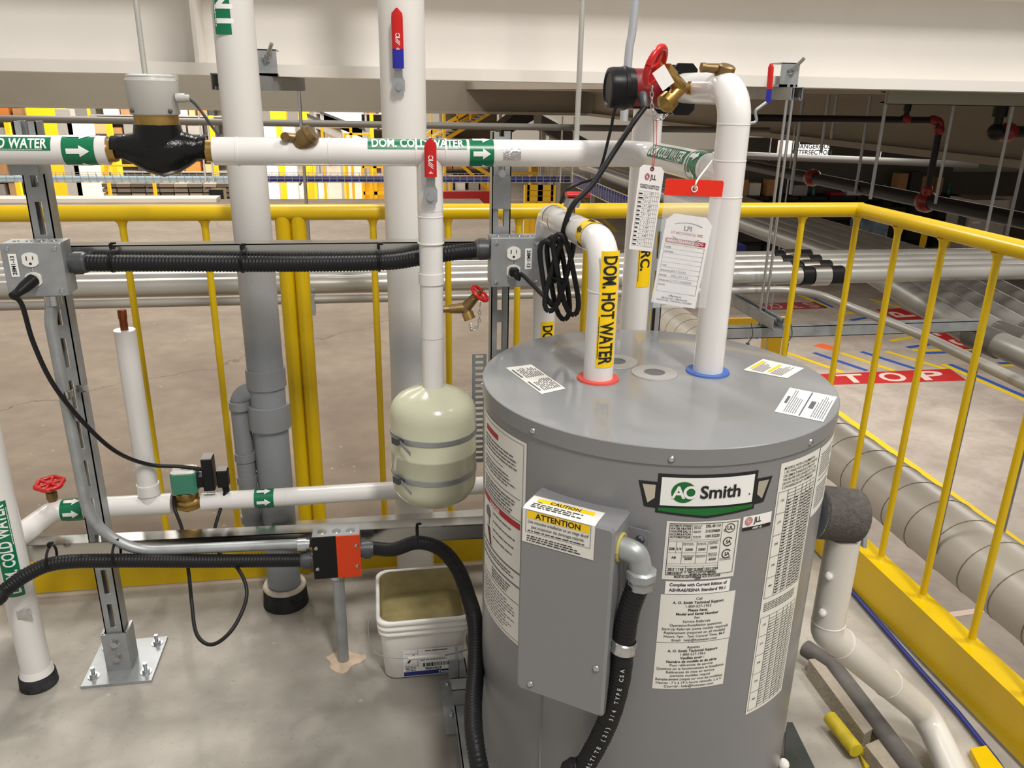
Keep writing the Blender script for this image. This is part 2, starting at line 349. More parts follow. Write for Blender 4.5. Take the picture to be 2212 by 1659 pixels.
class Ink:
    """flat print in u (reading) and v (up), later laid on a surface"""
    def __init__(s): s.v = []; s.f = []
    def text(s, t, x, y, size, bold=0, align='l', sx=1.0, maxw=None):
        w = text_w(t, bold)*size*sx
        if maxw and w > maxw: sx *= maxw/w; w = maxw
        x -= {'l': 0, 'c': w/2, 'r': w}[align]
        for c in t:
            vs, fs, ad = GL[bold, c]; n = len(s.v)
            s.v += [(x+p*size*sx, y+q*size) for p, q in vs]; s.f += [tuple(i+n for i in f) for f in fs]; x += ad*size*sx
        return s
    def rect(s, x0, y0, x1, y1):
        n = len(s.v); s.v += [(x0, y0), (x1, y0), (x1, y1), (x0, y1)]; s.f += [(n, n+1, n+2), (n, n+2, n+3)]; return s
    def frame(s, x0, y0, x1, y1, t):
        return s.rect(x0, y0, x1, y0+t).rect(x0, y1-t, x1, y1).rect(x0, y0+t, x0+t, y1-t).rect(x1-t, y0+t, x1, y1-t)
    def poly(s, pts):
        n = len(s.v); s.v += pts; s.f += [(n, n+i, n+i+1) for i in range(1, len(pts)-1)]; return s
    def ring(s, cx, cy, r, t, a0=0, a1=2*pi, seg=20, ry=None):
        ry = ry or r; q = []
        for i in range(seg+1):
            a = a0+(a1-a0)*i/seg; q.append(((cx+cos(a)*r, cy+sin(a)*ry), (cx+cos(a)*(r-t), cy+sin(a)*(ry-t))))
        for (a, b), (c, d) in zip(q, q[1:]): s.poly([a, c, d, b])
        return s
    def disc(s, cx, cy, rx, ry, seg=24): return s.poly([(cx+cos(2*pi*i/seg)*rx, cy+sin(2*pi*i/seg)*ry) for i in range(seg)])
    def fine(s, x0, y0, x1, y1, pitch, h=.5, ragged=.3, word=5):
        """rows of print too small to read: word-long dashes"""
        y = y1-pitch
        while y > y0-1e-9:
            x = x0; e = x1-(x1-x0)*random.random()*ragged
            while x < e:
                wl = pitch*(.6+random.random()*word*.45); s.rect(x, y, min(x+wl, e), y+pitch*h); x += wl+pitch*.35
            y -= pitch
        return s
    def bars(s, x0, y0, x1, y1):
        x = x0
        while x < x1:
            q = (x1-x0)/60*random.choice((1, 1, 2, 3)); s.rect(x, y0, min(x+q, x1), y1); x += q+(x1-x0)/60*random.choice((1, 1, 2))
        return s
    def arrow(s, x, y, L, h, d=1):
        k = L*.55
        s.poly([(x, y-h*.22), (x+d*k, y-h*.22), (x+d*k, y+h*.22), (x, y+h*.22)][::d]); return s.poly([(x+d*k, y-h/2), (x+d*L, y), (x+d*k, y+h/2)][::d])
    def lay(s, name, fmap, m, parent, lift=.0012, cut=0.0, axis=1):
        vs, fs = s.v, s.f
        if cut:
            bm = bmesh.new(); bv = [bm.verts.new((x, y, 0)) for x, y in vs]
            for f in fs:
                try: bm.faces.new([bv[i] for i in f])
                except ValueError: pass
            lo = min(p[axis] for p in vs); hi = max(p[axis] for p in vs); k = lo+cut
            while k < hi:
                c = [0, 0, 0]; c[axis] = k; n = [0, 0, 0]; n[axis] = 1
                bmesh.ops.bisect_plane(bm, geom=bm.verts[:]+bm.edges[:]+bm.faces[:], dist=1e-7, plane_co=c, plane_no=n); k += cut
            bm.verts.index_update(); vs = [(v.co.x, v.co.y) for v in bm.verts]; fs = [tuple(v.index for v in f.verts) for f in bm.faces]; bm.free()
        mb = MB(); mb.add([fmap(x, y, lift) for x, y in vs], fs); return obj(name, mb, m, parent)
def patch(name, fmap, x0, y0, x1, y1, m, parent, nu=1, nv=1, lift=.0006, smooth=True):
    mb = MB(); vs = [fmap(x0+(x1-x0)*i/nu, y0+(y1-y0)*j/nv, lift) for j in range(nv+1) for i in range(nu+1)]
    mb.add(vs, [(j*(nu+1)+i, j*(nu+1)+i+1, (j+1)*(nu+1)+i+1, (j+1)*(nu+1)+i) for j in range(nv) for i in range(nu)], smooth)
    return obj(name, mb, m, parent)
def planar(o, U, W):
    o, U, W = V(o), V(U).normalized(), V(W).normalized(); N = U.cross(W)
    return lambda u, v, h: o+U*u+W*v+N*h
def round_pipe(o, read, up, r):
    """label on a pipe; o is on the axis behind the middle of the label, read along the axis, up around it"""
    o, A, T = V(o), V(read).normalized(), V(up).normalized(); N = A.cross(T)
    return lambda u, v, h: o+A*u+(N*cos(v/r)+T*sin(v/r))*(r+h)
def band_map(o, axis, n, r):
    """wrapped arrow band: u along the axis, v around"""
    return round_pipe(o, axis, V(n).cross(V(axis)), r)
# ================================================================== THE SETTING
RX = 1.37                                     # right edge of the concrete deck, where the side rail stands
FLR = concrete('floor_concrete', s2l(158, 152, 142), s2l(180, 174, 164), .6, 0, .42, [(.10, 1.40, .30), (-.98, 1.72, .16), (.30, 1.05, .2)])
DECK = concrete('deck_concrete', s2l(134, 118, 100), s2l(152, 136, 117), .9, .13, .3)
LOW = concrete('hall_floor_concrete', s2l(170, 158, 146), s2l(192, 182, 170), .1, 0, .22)
fl = MB().box((-7, -3, -.25), (RX+.02, 2.19, 0)); struct('floor', fl, FLR)
fd = MB().box((-14, 2.19, -.25), (RX+.02, 11.05, -.0015)); struct('floor_deck', fd, DECK)
struct('trim_1', MB().box((-7, 2.115, 0), (1.34, 2.19, .006)), mat('cement_fillet', s2l(186, 174, 156), .9, var=.08, vscale=20))
struct('trim_2', MB().box((-12, 10.75, -.002), (-1.95, 11.06, .045)), mat('white_curb_paint', s2l(240, 228, 214), .6))
lowz = -2.8
struct('floor_hall', MB().box((-60, -6, lowz-.2), (60, 75, lowz)), LOW)
struct('wall_back', MB().box((-60, 66, lowz), (60, 66.3, 14)), mat('far_wall_paint', s2l(226, 218, 204), .7))
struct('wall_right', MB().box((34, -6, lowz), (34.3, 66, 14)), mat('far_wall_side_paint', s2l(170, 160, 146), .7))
# near I-beam
ib = MB().box((-9, 2.75, 1.392), (9, 3.05, 1.427)).box((-9, 2.893, 1.427), (9, 2.907, 1.70)).box((-9, 2.75, 1.70), (9, 3.05, 1.735))
nb = struct('beam_near', ib, BEAM)
for x in (-.52, 3.4): obj('stiffener', MB().box((x, 2.76, 1.427), (x+.012, 2.893, 1.70)), BEAM, nb)
GY = 14.0; gx = at_y(1267, 250, GY).x; gz = at_y(1267, 250, GY).z
g = MB().box((-24, GY, gz), (gx+.3, GY+.3, gz+.045)).box((-24, GY+.14, gz+.045), (gx+.3, GY+.16, gz+.85)).box((-24, GY, gz+.85), (gx+.3, GY+.3, gz+.9)); struct('beam_cross', g, GIRD)
g = MB().box((gx, 2.2, gz), (gx+.3, GY, gz+.045)).box((gx+.10, 2.2, gz+.045), (gx+.12, GY, 1.36)).box((gx, 2.2, 1.36), (gx+.3, GY, 1.39)); struct('beam_side', g, GIRD)
struct('ceiling_shade_deck', MB().box((1.55, 3.06, 1.39), (34, 46, 1.6)), GIRD)  # unseen mezzanine deck, drawn forward past the girder to shade it
# ================================================================== GUARD RAILS
YR = 2.165
def guard(name, label, p0, p1, inward, posts, bals, grp='yellow guard rails', ends=(0, 0)):
    """straight rail from p0 to p1 on the deck; posts and bals are distances from p0"""
    p0, p1 = V(p0), V(p1); d = (p1-p0).normalized(); n = V(inward); L = (p1-p0).length
    t = thing(name, (p0+p1)/2, label, 'guard rail', grp)
    e0, e1 = ends; obj('top_rail', MB().tube([p0+V((0, 0, 1.06))-d*e0, p1+V((0, 0, 1.06))+d*e1], .0205, 20), YEL, t)
    for q in posts: obj('post', MB().cyl(p0+d*q, p0+d*q+V((0, 0, 1.05)), .0195, 18), YEL, t)
    for q in bals:
        b = p0+d*q; mb = MB().cyl(b+V((0, 0, .132)), b+V((0, 0, 1.03)), .0088, 12)
        mb.lathe(b+V((0, 0, 1.022)), (0, 0, 1), [(0, .0088), (.012, .011), (.02, .017)], 12); mb.lathe(b+V((0, 0, .136)), (0, 0, 1), [(0, .018), (.006, .012), (.014, .0088)], 12)
        obj('baluster', mb, YEL, t)
    a, b2 = p0+n*.036, p1+n*.036
    tb = MB().prism([a+V((0, 0, .012)), a+n*-.008+V((0, 0, .012)), a-n*.008+V((0, 0, .132)), a-n*.062+V((0, 0, .132)), a-n*.062+V((0, 0, .139)), a+V((0, 0, .139))], b2-a)
    obj('toe_board', tb, YEL, t); return t
guard('guard_rail', 'yellow steel guard rail along the left half of the deck, behind the solenoid valve', (-3.2, YR, 0), (-.235, YR, 0), (0, -1, 0), [2.965], [2.965-.388-.196*k for k in range(-1, 12)], ends=(0, .0195))
xs = [-.007, .189, .38, .571, .77, .985, 1.2]
gr = guard('guard_rail', 'yellow steel guard rail behind the water heater, from the twin posts to the corner', (-.196, YR, 0), (RX, YR, 0), (0, -1, 0), [0], [x+.196 for x in xs], ends=(.0195, .01))
guard('guard_rail', 'yellow steel guard rail running towards the viewer along the right deck edge', (RX, YR, 0), (RX, -1.2, 0), (-1, 0, 0), [], [0, .197, .38, .565, .75, .935, 1.12, 1.305, 1.49])
# ================================================================== SUPPORT STRUTS
def slotted(mb, a, L, ax, w, n, width=.041, th=.0025, slot=.066, pitch=.0945, sw=.013, start=.02):
    """slotted face: a start centre, ax along, w across, n thickness direction (outer side)"""
    a, ax, w, n = V(a), V(ax), V(w), V(n); hw = (width-sw)/4
    for s in (-1, 1): mb.obox(a+ax*(L/2)+w*(s*(sw/2+hw))-n*(th/2), ax, w, n, L/2, hw, th/2)
    q = 0.0; s = start
    while s < L:
        mb.obox(a+ax*((q+s)/2)-n*(th/2), ax, w, n, (s-q)/2, sw/2, th/2); q = s+slot; s += pitch
    if q < L: mb.obox(a+ax*((q+L)/2)-n*(th/2), ax, w, n, (L-q)/2, sw/2, th/2)
def channel(mb, a, L, ax, w, n, slots=True, W=.041, start=.02):
    """U channel: slotted web facing n, open to the back with turned-in lips"""
    a, ax, w, n = V(a), V(ax), V(w), V(n)
    if slots: slotted(mb, a, L, ax, w, n, W, start=start)
    else: mb.obox(a+ax*(L/2)-n*.00125, ax, w, n, L/2, W/2, .00125)
    for s in (-1, 1):
        mb.obox(a+ax*(L/2)+w*(s*(W/2-.00125))-n*(W/2), ax, w, n, L/2, .00125, W/2)
        mb.obox(a+ax*(L/2)+w*(s*(W/2-.0055))-n*(W-.00125), ax, w, n, L/2, .0045, .00125)
        mb.obox(a+ax*(L/2)+w*(s*(W/2-.0095))-n*(W-.005), ax, w, n, L/2, .00125, .0045)
    return mb
X, Y, Z = V((1, 0, 0)), V((0, 1, 0)), V((0, 0, 1))
def bolt(name, c, ax, r, parent, m=ZINC, stem=.0):
    c, ax = V(c), V(ax).normalized(); mb = MB().lathe(c, ax, [(0, r*1.9), (.002, r*1.9), (.0021, r*1.25)], 16); x, y = perp(ax)
    mb.ring_loft([[c+ax*h+(x*cos(pi/3*i)+y*sin(pi/3*i))*r*1.3 for i in range(6)] for h in (.002, .002+r*1.1)], True, False)
    if stem: mb.cyl(c, c+ax*(stem+r*1.1), r*.65, 10)
    return obj(name, mb, m, parent)
sx, sy = -.662, 1.772
t = thing('strut_post', (sx, sy, 0), 'slotted steel strut post on a bolted base plate left of the copper stub', 'strut post', 'slotted strut posts')
obj('channel', channel(MB(), (sx, sy, .012), 1.278, Z, X, -Y), STEEL, t)
bp = MB().obox((sx+.005, 1.80, .004), X, Y, Z, .080, .085, .004); obj('base_plate', bp, STEEL, t)
so = MB(); so.obox((sx, sy-.006, .06), X, Y, Z, .028, .003, .052); so.obox((sx+.027, sy+.02, .06), X, Y, Z, .003, .026, .052); so.obox((sx-.027, sy+.02, .06), X, Y, Z, .003, .026, .052)
obj('socket', so, STEEL, t)
for dx in (-.058, .062):
    for dy in (-.052, .058): bolt('anchor_bolt', (sx+.003+dx, 1.80+dy, .008), Z, .007, t, ZINC, .018)
for dz in (.045, .088): bolt('bolt', (sx, sy-.009, dz), -Y, .0065, t)
obj('clamp', MB().obox((sx, 1.752, 1.205), X, Y, Z, .026, .022, .012), STEEL, t)
rx = at_y(1083, 450, 1.772).x
t = thing('strut_post', (rx, sy, 0), 'slotted steel strut post behind the right outlet box and the water heater', 'strut post', 'slotted strut posts')
obj('channel', channel(MB(), (rx, sy, .012), 1.268, Z, X, -Y, start=.03), STEEL, t)
obj('base_plate', MB().obox((rx, 1.79, .004), X, Y, Z, .075, .075, .004), STEEL, t)
obj('splice', MB().obox((rx, sy-.004, 1.155), X, Y, Z, .019, .002, .035), STEEL, t)
bolt('bolt', (rx, sy-.006, 1.262-.03), -Y, .007, t); bolt('bolt', (rx, sy-.006, 1.195), -Y, .0045, t)
rx3 = .668
t = thing('strut_post', (rx3, 1.86, 0), 'slotted steel strut post right of the recirculation pipe, behind the hanging tags', 'strut post', 'slotted strut posts')
obj('channel', channel(MB(), (rx3, 1.86, .012), 1.07, Z, X, -Y, start=.03), STEEL, t); obj('base_plate', MB().obox((rx3, 1.88, .004), X, Y, Z, .075, .075, .004), STEEL, t)
t = thing('strut_rail', (-.2, 1.80, 1.0), 'bright steel strut rail under the long black conduit between the outlet boxes', 'strut rail', 'horizontal strut rails')
obj('channel', channel(MB(), (-.642, 1.765, 1.030), .95, X, Z, -Y, False), CHROME, t)
t = thing('strut_rail', (-.2, 1.80, .3), 'bright steel strut rail low above the toe board, behind the black and orange box', 'strut rail', 'horizontal strut rails')
r0_, r1_ = at_y(65, 1196, 1.765), at_y(1000, 1150, 1.765); rd_ = (r1_-r0_).normalized(); mb = channel(MB(), r0_-rd_*.05, 1.32, rd_, Z, -Y, False); obj('channel', mb, CHROME, t)
t = thing('strut_rail', (.4, 1.93, .3), 'dark strut rail low behind the expansion tank, beside the grey drain', 'strut rail', 'horizontal strut rails')
obj('channel', channel(MB(), (-.3, 1.93, .255), 1.1, X, Z, -Y, False), CHROME, t)
# ================================================================== PIPE HELPERS
def run(name, label, pts, r, rad=.05, m=WHITE, cat='pipe', group=None, seg=24, part='jacket'):
    pts = [V(p) for p in pts]; b = min(pts, key=lambda p: p.z)
    t = thing(name, b, label, cat, group); obj(part, MB().tube(fillet(pts, rad, 10), r, seg), m, t); return t
def joint(t, c, ax, r, w=.003, m=WHITE, k=1.04, name='joint_ring'): 
    c = V(c); ax = V(ax).normalized(); return obj(name, MB().lathe(c-ax*w, ax, [(0, r), (.0004, r*k), (2*w-.0004, r*k), (2*w, r)], 24, False), m, t)
def strip(t, fmap, L, h, bg, txt, size, ink, bold=1, name='label', tiny=True, sx=1.0, v0=None):
    p = patch(name, fmap, -L/2, -h/2, L/2, h/2, bg, t, 6, 8)
    k = Ink().text(txt, 0, -size*.36 if v0 is None else v0, size, bold, 'c', sx, L*.93); k.lay('lettering', fmap, ink, p, .0013, .004)
    if tiny: Ink().fine(L*.05, -h*.47, L*.44, -h*.38, h*.07, .5, .1).lay('fine_print', fmap, ink, p, .0013)
    return p
def band(t, c, ax, n, r, w, bg, ink, count=5, d=1, off=0.0):
    f = band_map(c, ax, n, r); p = patch('arrow_band', f, -w/2, -pi*r, w/2, pi*r, bg, t, 1, 28); k = Ink(); st = 2*pi*r/count
    for i in range(count): k.arrow(-d*w*.36, -pi*r+st*(i+.5+off), w*.72, st*.62, d)
    k.lay('arrows', f, ink, p, .0013, .003); return p
# ================================================================== COLD WATER MAIN
YM, ZM, RM = 1.70, 1.242, .0268
Xm = lambda px: at_y(px, 331, YM).x
t = run('cold_water_pipe', 'white jacketed cold water pipe entering at the left of the black water meter', [(-1.5, YM, ZM), (Xm(236), YM, ZM)], RM)
c = (Xm(122)-.095, YM, ZM)
strip(t, round_pipe(c, X, V((0, .52, .85)), RM), .19, .0275, LGREEN, 'DOM. COLD WATER', .0265, WPRINT)
band(t, (Xm(179), YM, ZM), X, (0, -1, 0), RM, .057, LGREEN, WPRINT, 5)
XC, YC = .570, 1.282
t = run('cold_water_pipe', 'white jacketed cold water pipe from the black meter to the heater, with a tee', [(Xm(462), YM, ZM), (XC, YM, ZM), (XC, YC, ZM)], RM, .06)
for px in (515, 712, 898, 962): joint(t, (Xm(px), YM, ZM), X, RM, .0022)
for y in (1.40, 1.345): joint(t, (XC, y, ZM), Y, RM, .0018)
strip(t, round_pipe(((Xm(795)+Xm(1006))/2, YM, ZM), X, V((0, .72, .69)), RM), Xm(1006)-Xm(795), .0275, LGREEN, 'DOM. COLD WATER', .0265, WPRINT)
band(t, (Xm(1038), YM, ZM), X, (0, -1, 0), RM, .049, LGREEN, WPRINT, 5)
strip(t, round_pipe((XC, 1.52, ZM), -Y, V((.55, 0, .83)), RM), .20, .0275, LGREEN, 'DOM. COLD WATER', .0265, WPRINT)
band(t, (XC, 1.385, ZM), -Y, (-.7, 0, .7), RM, .05, LGREEN, WPRINT, 5)
f = round_pipe((Xm(1102), YM, ZM), X, Z, RM); patch('foil_patch', f, -.018, -.011, .018, .013, FOIL, t, 5, 5, .0012)
TX = at_y(932, 600, YM).x
obj('tee_branch', MB().tube([(TX, YM, ZM), (TX, YM, ZM-.115)], RM*1.0, 24), WHITE, t)
# drop to the expansion tank
t = thing('drop_pipe', (TX, YM, .74), 'white jacketed drop pipe down to the cream expansion tank', 'pipe')
obj('jacket', MB().tube([(TX, YM, ZM-.115), (TX, YM, 1.06)], .0262, 24), WHITE, t)
obj('jacket', MB().tube([(TX, YM, 1.06), (TX, YM, .855)], .0248, 24), WHITE, t)
obj('jacket', MB().tube([(TX, YM, .855), (TX, YM, .735)], .0238, 24), WHITE, t)
joint(t, (TX, YM, 1.06), Z, .0262, .0015, k=1.07); joint(t, (TX, YM, 1.115), Z, .0262, .0015, k=1.03); joint(t, (TX, YM, .985), Z, .0248, .012, k=1.10)
# ------------------------------------------------------------------ ball valve with a dipped lever
def ball_valve(label, c, up, out, L=.115, blue=False, wid=.024, words=True):
    """c: stem on the pipe skin; lever along up; out: away from the pipe"""
    c, up, out = V(c), V(up).normalized(), V(out).normalized(); sd = up.cross(out)
    t = thing('ball_valve', c, label, 'valve', 'lever ball valves')
    obj('stem', MB().cyl(c-out*.01, c+out*.013, .0065, 12), BRASS, t)
    hub = MB().prism([c+out*.010+sd*(x*wid*.5)+up*y for x, y in ((-1.2, -.004), (-.7, -.016), (.6, -.018), (1.1, -.01), (1.1, .012), (.72, .022), (-.72, .022), (-1.15, .010))], out*.003)
    obj('hub_plate', hub, STEEL, t)
    bolt('nut', c+out*.013, out, .0052, t)
    neck = MB().prism([c+out*.010+up*.018-sd*wid*.36, c+out*.010+up*.018+sd*wid*.36, c+out*.018+up*.042+sd*wid*.36, c+out*.018+up*.042-sd*wid*.36], out*.003)
    obj('neck', neck, STEEL, t)
    def sleeve(a, b, tip):
        rs = []
        for k in range(9):
            q = k/8; h = a+(b-a)*q; s = 1.0
            if tip and q > .8: s = sqrt(max(.02, 1-((q-.8)/.2)**2))
            rs.append([c+out*(.019+.0052*sin(2*pi*i/12))+up*h+sd*(wid*.5*s*cos(2*pi*i/12)) for i in range(12)])
        return MB().ring_loft(rs)
    a = .038; cut = a+(L-a)*.33
    if blue: obj('sleeve_collar', sleeve(a, cut, False), BLUEV, t); g2 = obj('grip', sleeve(cut, L, True), RED, t)
    else: g2 = obj('grip', sleeve(a, L, True), RED, t)
    if words:
        f = planar(c+out*.0243+up*(L*.62), up, -sd); k = Ink()
        for i in range(3): k.poly([(-.016+i*.0035, -.005), (-.0145+i*.0035, -.005), (-.0065+i*.0035, .005), (-.008+i*.0035, .005)])
        k.ring(.006, 0, .005, .0016, .3, 5.9, 10); k.rect(.0, -.005, .0016, .005).rect(-.024, -.004, -.0225, .004).rect(-.0225, -.0006, -.0195, .0006)
        k.lay('mark', f, WPRINT, g2, .0006)
    return t
ball_valve('ball valve with a plain red lever on the drop pipe to the expansion tank', (at_y(928, 424, YM).x, YM-.0265, at_y(928, 424, YM-.04).z), Z, -Y, .112)
P2X, P2Y, P2R = .078, 2.085, .054
ball_valve('ball valve with a red and blue lever high on the thick white riser', (at_y(862, 185, 2.0).x, P2Y-P2R, at_y(862, 186, 2.0).z), Z, -Y, .165, True, .026)
# ------------------------------------------------------------------ hose bibb with a hand wheel
def wheel(parent, c, ax, R, r=.0035, spokes=4, name='hand_wheel', lobes=0):
    c, ax = V(c), V(ax).normalized(); x, y = perp(ax); n = 32; pts = []
    for i in range(n+1):
        a = 2*pi*i/n; q = R*(1+.07*cos(lobes*a)) if lobes else R; pts.append(c+(x*cos(a)+y*sin(a))*q)
    mb = MB().tube(pts, r, 8, False)
    for i in range(spokes): a = 2*pi*i/spokes; mb.tube([c, c+(x*cos(a)+y*sin(a))*R], r*.8, 6)
    mb.lathe(c-ax*r, ax, [(0, R*.25), (2*r, R*.25)], 12); return obj(name, mb, RED, parent)
def chain(parent, pts, r=.0042, name='chain_link', m=ZINC):
    pts = resample(spline(pts, 12), r*2.1)
    for i in range(len(pts)-1):
        d = (pts[i+1]-pts[i]).normalized(); x, y = perp(d); n = x if i % 2 else y; o2 = d.cross(n); c = (pts[i]+pts[i+1])/2
        obj(name, MB().tube([c+d*(cos(2*pi*k/10)*r*1.25)+o2*(sin(2*pi*k/10)*r*.62) for k in range(11)], r*.22, 5, False), m, parent)
b0 = at_y(960, 668, YM); b1 = at_y(1005, 665, YM); d = X
t = thing('hose_bibb', b0, 'aged brass hose bibb with a small red wheel and chain on the drop pipe', 'hose valve', 'brass hose valves')
s1 = at_y(1028, 640, YM-.01); s2 = at_y(1016, 692, YM-.01)
mb = MB().cyl(b0-X*.012, b0+X*.012, .0075, 12); mb.tube([b0+X*.01, b1], [.009, .0125], 14); mb.tube([b1, s1], [.0125, .0095], 14); mb.tube([b1, s2-(s2-b1)*.4], [.012, .009], 14)
obj('body', mb, BRONZE, t); x_ = (s1-b1).normalized()
obj('bonnet_nut', MB().cyl(s1-x_*.012, s1-x_*.002, .0105, 6), BRASS, t); obj('spindle', MB().cyl(s1, s1+x_*.022, .003, 8), BRASS, t)
y_ = (s2-b1).normalized(); obj('outlet_cap', MB().cyl(s2-y_*.018, s2-y_*.002, .0125, 14), BRASS, t)
wc = at_y(1036, 634, YM-.01); wheel(t, wc, x_, .0215, .0034, 4)
chain(t, [wc+V((.003, 0, -.012)), at_y(1036, 668, YM-.02), at_y(1034, 700, YM-.02), at_y(1018, 715, YM-.02), s2+V((-.001, 0, -.004))])
# ------------------------------------------------------------------ water meter
MX = Xm(350)
t = thing('water_meter', (MX, YM, ZM-.05), 'black cast iron water meter with a grey round register head', 'water meter')
prof = [(-.088, .0), (-.088, .021), (-.07, .0225), (-.05, .030), (-.028, .0395), (.0, .043), (.028, .0405), (.048, .032), (.066, .0225), (.083, .021), (.083, .0)]
rings = []
for h, r in prof:
    dz = -.012*max(0, 1-abs(h)/.07); rings.append([(MX+h, YM+cos(2*pi*i/28)*r*1.05, ZM+dz+.006+sin(2*pi*i/28)*r) for i in range(28)])
obj('body', MB().ring_loft(rings), BLKIRON, t)
obj('neck', MB().lathe((MX-.002, YM, ZM), Z, [(0, .044), (.03, .045), (.048, .042), (.05, .036)], 28), BLKIRON, t)
obj('collar', MB().lathe((MX-.002, YM, ZM+.046), Z, [(0, .038), (.001, .040), (.02, .040), (.021, .036)], 32), BRASS, t)
rg = obj('register_head', MB().lathe((MX-.003, YM, ZM+.066), Z, [(0, .043), (.002, .0445), (.055, .0465), (.060, .047), (.062, .0455), (.066, .044), (.067, .030), (.067, .01)], 36), METER, t)
obj('lid', MB().lathe((MX-.003, YM, ZM+.1325), Z, [(0, .044), (.003, .043), (.0045, .038)], 36), METER, rg)
obj('hinge', MB().box((MX+.025, YM-.008, ZM+.128), (MX+.044, YM+.008, ZM+.139)), METER, rg)
for s in (-1, 1): obj('screw', MB().ball((MX+s*.033-.002, YM-.031, ZM+.073), .0045, 10), DKGREY, rg)
gl = at_y(395, 212, YM-.02); obj('cable_gland', MB().cyl(gl+V((-.012, 0, 0)), gl+V((.004, 0, 0)), .0085, 8).cyl(gl, gl+V((.012, 0, 0)), .0065, 10), METER, rg)
for s in (-1, 1): obj('end_nut', MB().cyl((MX+s*.082-s*.0, YM, ZM), (MX+s*.103, YM, ZM), .0235, 6), BRASS, t)
mb = MB().tube(spline([gl+V((.01, 0, 0)), at_y(425, 228, YM-.015), at_y(450, 262, YM-.01), at_y(478, 300, YM+.02)], 8), .0028, 8)
solo('signal_cable', mb, DKGREY, 'thin grey cable leaving the water meter register', 'cable')
# brass strainer valve on the main
c = at_y(652, 294, YM-.018)
t = thing('strainer_valve', c, 'aged bronze strainer cap peeking out of the cold water pipe jacket', 'valve')
a_ = V((.8, -.15, .58)).normalized(); mb = MB().lathe(c-a_*.022+V((.004, 0, -.006)), a_, [(0, .008), (.006, .014), (.02, .0195), (.032, .0195)], 20); obj('body', mb, BRONZE, t)
obj('cap_nut', MB().lathe(c+a_*.011+V((.004, 0, -.006)), a_, [(0, .0215), (.004, .0215), (.005, .018), (.012, .017)], 20), BRONZE, t)
obj('side_plug', MB().tube([c+V((-.006, 0, -.004)), c+V((-.028, -.004, 0))], [.009, .007], 12).cyl(c+V((-.031, -.012, -.001)), c+V((-.031, .004, -.001)), .0085, 12), BRONZE, t)
# ================================================================== HEATER CONNECTIONS
RH = .0262; YP = 1.57
t = run('cold_drop_pipe', 'white jacketed pipe rising from the blue ring and bending back to the pump', [(XC, YC, .901), (XC, YC, 1.372), (XC, 1.515, 1.372)], RH, .055)
for z in (1.205, 1.262, 1.318): joint(t, (XC, YC, z), Z, RH, .0012, k=1.025)
joint(t, (XC, 1.335, 1.372), Y, RH, .0012, k=1.03)
XH, YH, RHo = .366, 1.268, .0255
t = run('hot_water_pipe', 'white jacketed hot water pipe looping from the red ring on the heater down behind it', [(XH, YH, .901), (XH, YH, 1.132), (XH, 1.735, 1.112), (XH, 1.735, .02)], RHo, .052)
joint(t, (XH, YH, 1.055), Z, RHo, .0012, k=1.03)
for y in (1.66, 1.61): joint(t, (XH, y, 1.1165), Y, RHo, .0016, BLACK, 1.012)
f = round_pipe((XH, YH, 1.026), -Z, V((.985, .17, 0)), RHo)
strip(t, f, .196, .034, LYEL, 'DOM. HOT WATER', .0325, INK, 1, sx=.86)
band(t, (XH, 1.352, 1.130), Y, (-.55, 0, .83), RHo, .036, LYEL, INK, 6)
f = round_pipe((XH, 1.735, .775), -Z, V((.97, .24, 0)), RHo); strip(t, f, .207, .034, LYEL, 'DOM. HOT WATER', .0325, INK, 1, sx=.86)
f = round_pipe((XH, 1.735, .965), X, Z, RHo); patch('foil_patch', f, -.008, -.02, .02, .02, FOIL, t, 5, 5, .0012)
hv = at_y(1250, 462, 1.515)
t = thing('ball_valve', hv, 'ball valve with a red lever turned flat on top of the hot water pipe', 'valve', 'lever ball valves')
obj('stem', MB().cyl((XH+.0, 1.515, 1.135), (XH, 1.515, 1.17), .008, 12), BRASS, t)
obj('neck', MB().prism([(XH-.012, 1.50, 1.158), (XH+.012, 1.50, 1.158), (XH+.014, 1.495, 1.175), (XH-.008, 1.495, 1.175)], (0, .03, 0)), STEEL, t)
q = [[(XH+.045*k/6-.012, 1.51+.012*cos(2*pi*i/10)*(1 if k < 5 else .7), 1.181+.0055*sin(2*pi*i/10)) for i in range(10)] for k in range(7)]; obj('grip', MB().ring_loft(q), RED, t)
XR2, YR2 = .606, 1.82
t = run('recirculation_pipe', 'white jacketed recirculation riser with a yellow label, behind the hanging inspection tag', [(XR2, YR2, .02), (XR2, YR2, 1.345), (XC, 1.63, 1.372)], .033, .04)
f = round_pipe((XR2, YR2, 1.035), -Z, V((.97, .26, 0)), .033); strip(t, f, .20, .037, LYEL, 'RE.CIRC.', .034, INK, 1, sx=.95)
# ------------------------------------------------------------------ recirculation pump
pc = V((XC, YP, 1.370))
t = thing('circulation_pump', pc, 'circulation pump with a dark red motor and black end cap above the cold pipe', 'pump')
obj('volute', MB().lathe(pc-X*.035, X, [(0, .030), (.004, .036), (.05, .038), (.062, .03)], 28), BLKIRON, t)
for y in (-.045, .045): obj('flange', MB().obox(pc+Y*y, X, Z, Y, .024, .045, .008, .01), BLKIRON, t)
mx = pc-X*.035; obj('motor', MB().lathe(mx, -X, [(0, .034), (.003, .036), (.05, .036)], 32), PUMPRED, t)
cp = obj('end_cap', MB().lathe(mx-X*.048, -X, [(0, .0365), (.012, .038), (.013, .0395), (.020, .0395), (.021, .038), (.040, .0375), (.046, .036), (.0475, .03), (.045, .028)], 32), BLACK, t)
obj('nameplate', MB().obox(mx-X*.028-Y*.0-Z*.0365, X, Y, Z, .018, .016, .0012), PAPER, t)
